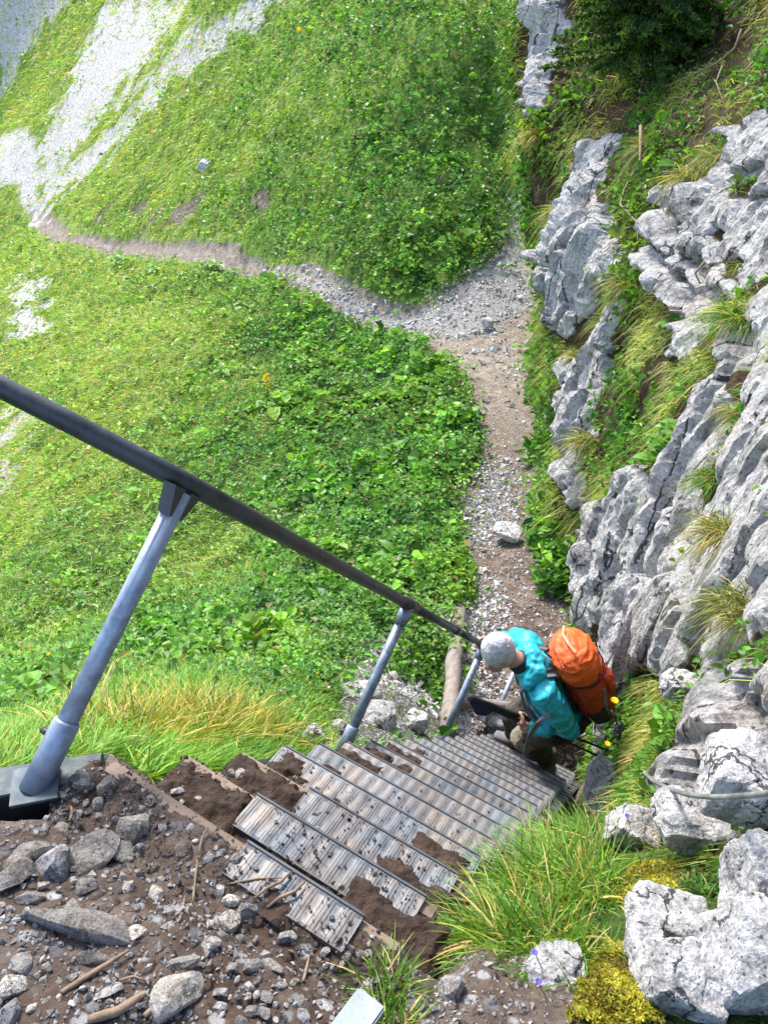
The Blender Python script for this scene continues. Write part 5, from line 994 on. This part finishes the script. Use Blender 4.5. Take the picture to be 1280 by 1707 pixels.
def hand(bm, c, wrist, axis, rad, k=1.):
    """palm at c, fingers closed round a bar with the given axis"""
    ax = axis.normalized(); inw = (wrist-c); inw = (inw-ax*inw.dot(ax)).normalized(); oth = ax.cross(inw).normalized(); pc = c+inw*(rad+.020)
    limb(bm, [pc-ax*.032, pc+ax*.034], [(.016, .034), (.017, .036)], inw, 12); limb(bm, [wrist, pc+inw*.012], [.027, .024], inw, 12)
    for j in range(4):
        o = ax*(-.030+.0205*j); ln = (1, 1.12, 1.05, .85)[j]; r0 = .0088*k; R_ = rad+.010
        pts = [c+o+inw*R_*math.cos(a)*1.05+oth*R_*math.sin(a)*1.15 for a in [math.radians(q*ln) for q in (20, 75, 130, 185, 225)]]; limb(bm, [pc+o+oth*.012]+pts, [r0*1.15, r0*1.1, r0, r0*.95, r0*.9, r0*.75], ax, 8)
    pts = [pc-oth*.02-ax*.02, c-oth*(rad+.014)-ax*.034+inw*.012, c-oth*(rad+.006)-ax*.05-inw*.014, c-inw*(rad+.008)-ax*.05]; limb(bm, pts, [.014, .012, .0105, .008], ax, 8)
hand(bm, gripc, elbL+(hanL-elbL)*.82, pd, .014); hand(bm, railend, elbR+(hanR-elbR)*.8, V_((0, .7071, -.7071)), .024)
body = remesh('body', bm, .007, M_SKIN, hk, 2, None, HO)
# hair
bm = bmesh.new(); ball(bm, head-face*.012+hu*.014, (.085, .101, .104), HM); o = None
me_cut = bmesh.ops.bisect_plane(bm, geom=bm.verts[:]+bm.edges[:]+bm.faces[:], plane_co=head+face*.055-hu*.03, plane_no=(face*.85-hu*.55), clear_outer=True)
bmesh.ops.bisect_plane(bm, geom=bm.verts[:]+bm.edges[:]+bm.faces[:], plane_co=head-hu*.062, plane_no=-hu, clear_outer=True)
bmesh.ops.holes_fill(bm, edges=[e for e in bm.edges if e.is_boundary], sides=0)
remesh('hair', bm, .005, M_HAIR0, hk, 3, lambda V: .0018*fbm(V*np.array([60, 150, 70.]), 3)+.003*fbm(V*18, 2), HO)
# jacket
bm = bmesh.new(); waist = pelvis+T*.045
limb(bm, [waist-T*.075, waist, pelvis+(chest-pelvis)*.55, chest, chest+T*.075, neck-T*.005], [(.125, .165), (.118, .155), (.118, .16), (.115, .175), (.095, .15), (.07, .085)], BK)
wl = elbL+(hanL-elbL)*.80; wR = elbR+(hanR-elbR)*.72
limb(bm, [shL+Rv*.06, shL, (shL+elbL)/2+V_((.01, -.01, 0)), elbL, (elbL+wl)/2, wl], [.075, .078, .070, .062, .056, .045], BK); limb(bm, [shR-Rv*.06, shR, (shR+elbR)/2, elbR, (elbR+wR)/2, wR], [.075, .078, .068, .06, .054, .044], BK)
jk = remesh('jacket', bm, .006, M_CYAN, hk, 3, lambda V: .007*ridged(np.stack([V@np.array(Rv)*7, V@np.array(T)*15, V@np.array(BK)*7], 1), 2)-.003+.004*fbm(V*22, 2), HO)
bm = bmesh.new(); hc = neck+BK*.055-T*.012                     # hood lying on the nape
limb(bm, [hc-Rv*.105+FWD*.09-T*.03, hc-Rv*.085-T*.005, hc+T*.02, hc+Rv*.085-T*.005, hc+Rv*.105+FWD*.09-T*.03], [(.030, .045), (.045, .06), (.055, .065), (.045, .06), (.030, .045)], T)
limb(bm, [hc+BK*.01, hc+BK*.05-T*.07, hc+BK*.05-T*.13], [(.05, .085), (.04, .075), (.02, .045)], BK)
remesh('hood', bm, .0065, M_CYAN, hk, 3, wr_(.008, 12), HO)
bm = bmesh.new(); limb(bm, [neck+FWD*.01-T*.015, neck+(head-neck)*.30-face*.004], [(.064, .068), (.060, .062)], BK); remesh('collar', bm, .006, M_BLK, hk, 2, None, HO)
# trousers
bm = bmesh.new(); ball(bm, pelvis-T*.05, (.135, .15, .12), Matrix((Rv, BK, T)).transposed())
for h_, k_, f_ in ((hipL, kneeL, footL), (hipR, kneeR, footR)):
    limb(bm, [h_, (h_+k_)/2, k_, k_+(f_-k_)*.35, k_+(f_-k_)*.92], [.105, .095, .074, .075, .066], BK)
remesh('trousers', bm, .009, M_TROUS, hk, 3, wr_(.012, 8), HO)
bm = bmesh.new(); c = kneeL+(kneeL-hipL).normalized()*.0
limb(bm, [kneeL+(hipL-kneeL)*.22, kneeL+V_((-.012, -.01, 0)), kneeL+(footL-kneeL)*.2], [.082, .083, .070], BK); remesh('knee_highlight', bm, .008, M_TRK, hk, 3, wr_(.006, 12), HO)  # lighter khaki cloth over the knee, its highlight put into the colour
for nm, f_, k_ in (('boot', footL, kneeL), ('boot', footR, kneeR)):
    bm = bmesh.new(); d = FWD.copy(); d.z = 0; d.normalize(); d = (d*.5+V_((-.05, .85, 0))).normalized() if f_ is footL else (d*.75+V_((-.1, .3, 0))).normalized(); g0 = V_((f_.x, f_.y, f_.z-.035))
    limb(bm, [f_+(k_-f_)*.28, f_+(k_-f_)*.05, f_-V_((0, 0, .03))], [.054, .052, .05]); limb(bm, [g0-d*.06, g0, g0+d*.09, g0+d*.16], [(.035, .042), (.042, .045), (.034, .047), (.024, .038)], (0, 0, 1))
    bt = remesh(nm, bm, .007, M_BOOT, hk, 3, None, HO); sb = bm_obj('sole', box_bm(g0+d*.055-V_((0, 0, .042)), d*.125, V_((-d.y, d.x, 0))*.045, V_((0, 0, .011)), bev=.008), M_BLK, bt); sb.location = (-HO[0], -HO[1], -HO[2])
# grey hanging hip-belt strap over the thigh
def ribbon(pts, w, th, side, mat, parent, name='strap', org=HO):
    bm = bmesh.new(); pts = [Vector(p) for p in pts]; n = len(pts); rows = []
    for i, p in enumerate(pts):
        t = (pts[min(i+1, n-1)]-pts[max(i-1, 0)]).normalized(); s = Vector(side); s = (s-t*s.dot(t)).normalized(); u = t.cross(s)
        rows.append([bm.verts.new(p+s*a*w/2+u*b*th/2-Vector(org)) for a, b in ((-1, -1), (1, -1), (1, 1), (-1, 1))])
    for a, b in zip(rows, rows[1:]):
        for k in range(4): bm.faces.new((a[k], a[(k+1) % 4], b[(k+1) % 4], b[k]))
    bm.faces.new(rows[0][::-1]); bm.faces.new(rows[-1]); bmesh.ops.recalc_face_normals(bm, faces=bm.faces[:]); return bm_obj(name, bm, mat, parent)
# backpack, worn: a thing of its own
A_, B_ = chest+BK*.235+T*.155, pelvis+BK*.215-T*.075; bo = tuple(B_); pk = empty('backpack', bo, 'large orange hiking backpack with red sides on the hiker\'s back', 'backpack'); ax = (A_-B_).normalized()
bm = bmesh.new(); limb(bm, [B_, B_+ax*.10, B_+ax*.22, B_+ax*.33, A_-ax*.10], [(.088, .12), (.112, .145), (.118, .155), (.115, .155), (.10, .145)], BK, 24); remesh('main_bag', bm, .008, M_RED, pk, 4, wr_(.010, 7), bo)
bm = bmesh.new(); limb(bm, [A_-ax*.15, A_-ax*.085, A_-ax*.01, A_+ax*.04], [(.118, .152), (.128, .166), (.118, .155), (.080, .115)], BK, 24); remesh('lid', bm, .0055, M_ORANGE, pk, 3, lambda V: .0075*ridged(np.stack([V@np.array(Rv)*6, V@np.array(ax)*22, V@np.array(BK)*9], 1), 2)-.004+.003*fbm(V*30, 2), bo)
ribbon([A_+ax*.073-Rv*.10+BK*.03, A_+ax*.088-Rv*.04+BK*.01, A_+ax*.091+Rv*.03+BK*.0, A_+ax*.078+Rv*.09+BK*.02], .012, .01, BK, simple('orange_zip', (.9, .30, .12), .5), pk, 'zip', bo)
ribbon([A_-ax*.155+BK*.10+Rv*.11, A_-ax*.165+BK*.128, A_-ax*.155+BK*.10-Rv*.11], .02, .012, ax, M_RED, pk, 'lid_seam', bo)
for s in (-1, 1):
    bm = bmesh.new(); c = B_+ax*.13+Rv*(s*.125); limb(bm, [c-ax*.09, c, c+ax*.10], [(.05, .025), (.065, .032), (.05, .02)], BK); remesh('side_pocket', bm, .007, M_BLK if s < 0 else M_RED, pk, 3, wr_(.004, 15), bo)
    ribbon([B_+ax*.30+Rv*(s*.135)+BK*.08, B_+ax*.18+Rv*(s*.155)+BK*.05, B_+ax*.05+Rv*(s*.135)+BK*.04], .016, .006, BK, M_WEB, pk, 'compression_strap', bo)
    # shoulder strap from the pack over the shoulder
    sh = chest+T*.10+Rv*(s*.085); ribbon([A_-ax*.06-BK*.11+Rv*(s*.07), sh+BK*.075+T*.035, sh+T*.058+BK*.0, sh+FWD*.10+T*.0, chest+FWD*.135+Rv*(s*.095)-T*.05, chest+FWD*.10+Rv*(s*.155)-T*.14], .05, .016, Rv, M_WEB, pk, 'shoulder_strap', bo)
    ribbon([A_-ax*.03-BK*.10+Rv*(s*.05), sh+T*.075+BK*.04], .018, .006, Rv, M_BLK, pk, 'load_strap', bo)
for s in (-1, 1):                              # buckled lid straps, haul loop
    ribbon([A_-ax*.02+BK*.135+Rv*(s*.06), A_-ax*.09+BK*.140+Rv*(s*.06), A_-ax*.22+BK*.122+Rv*(s*.06)], .016, .005, Rv, M_BLK, pk, 'lid_strap', bo)
    ribbon([A_-ax*.12+BK*.146+Rv*(s*.06), A_-ax*.145+BK*.146+Rv*(s*.06)], .026, .010, Rv, M_WEB, pk, 'buckle', bo)
    ribbon([A_-ax*.04-BK*.11+Rv*(s*.10), A_-ax*.09-BK*.13+Rv*(s*.11)], .03, .014, Rv, M_BLK, pk, 'buckle', bo)
    ribbon([A_-ax*.13+Rv*(s*.150)-BK*.05, A_-ax*.16+Rv*(s*.158)+BK*.03, A_-ax*.15+Rv*(s*.14)+BK*.09], .012, .006, ax, M_BLK, pk, 'side_strap', bo)
ribbon([A_+ax*.02-BK*.105-Rv*.03, A_+ax*.05-BK*.13, A_+ax*.02-BK*.105+Rv*.03], .018, .006, ax, M_BLK, pk, 'haul_loop', bo)
ribbon([A_+ax*.03-BK*.06-Rv*.13, A_+ax*.052-BK*.075, A_+ax*.03-BK*.06+Rv*.13], .010, .006, ax, M_RED, pk, 'lid_seam', bo)
bm = bmesh.new(); limb(bm, [B_+ax*.13+BK*.10, B_+ax*.22+BK*.115, B_+ax*.30+BK*.10], [(.03, .085), (.035, .10), (.025, .085)], BK); remesh('front_pocket', bm, .007, M_RED, pk, 3, wr_(.005, 14), bo)
bm = bmesh.new(); limb(bm, [B_-BK*.10+ax*.02+Rv*.12, B_-BK*.12+ax*.20, B_-BK*.11+ax*.36], [(.02, .10), (.025, .13), (.02, .11)], BK); remesh('back_panel', bm, .008, M_BLK, pk, 2, None, bo)
hb = [pelvis+BK*.15-Rv*.12+T*.01, pelvis-Rv*.175+BK*.03+T*.0, pelvis-Rv*.165+FWD*.09-T*.01, pelvis-Rv*.07+FWD*.15-T*.02]; ribbon(hb, .05, .02, T, M_BLK, pk, 'hip_belt', bo)
q0 = V_(at(914, 1190, 4.13)); q1 = V_(at(897, 1205, 4.12)); q2 = V_(at(883, 1226, 4.30)); q3 = V_(at(875, 1258, 4.45)); ribbon([q0, q1, q2, q3], .028, .004, V_(tuple(CR)), M_WEB, pk, 'loose_strap', bo)
# trekking poles
for s, lab in ((0, 'black trekking pole held in the hand, upper of two'), (1, 'black trekking pole held in the hand, lower of two')):
    of = V_(tuple(CU))*(-.022*s)+V_(tuple(CR))*(-.0); a, b2 = poleA+of*.4, poleB+V_(tuple(CU))*(-.045*s)+V_(tuple(CR))*(-.03*s); po = empty('trekking_pole', a, lab, 'trekking pole', 'trekking poles'); d = (b2-a)
    bm_obj('shaft', tube_bm([d*.2, d*.62, d*.621, d], [.0085, .0085, .007, .0065], 12), M_DARK, po, True); bm_obj('grip', tube_bm([d*0, d*.03, d*.06, d*.28, d*.36], [.017, .019, .0145, .0145, .011], 12), M_BLK, po, True); bm_obj('tip', tube_bm([d, d*1.03], [.006, .003], 8), M_DARK, po, True)
    bm = bmesh.new(); limb(bm, [d*.02, d*.06-V_(tuple(CU))*.05+V_(tuple(CR))*.01, d*.12-V_(tuple(CU))*.035, d*.17], [(.006, .02), (.008, .03), (.008, .026), (.006, .016)], V_(tuple(CF)), 10); remesh('wrist_strap', bm, .005, simple('navy_strap', (.012, .016, .05), .7), po, 1)
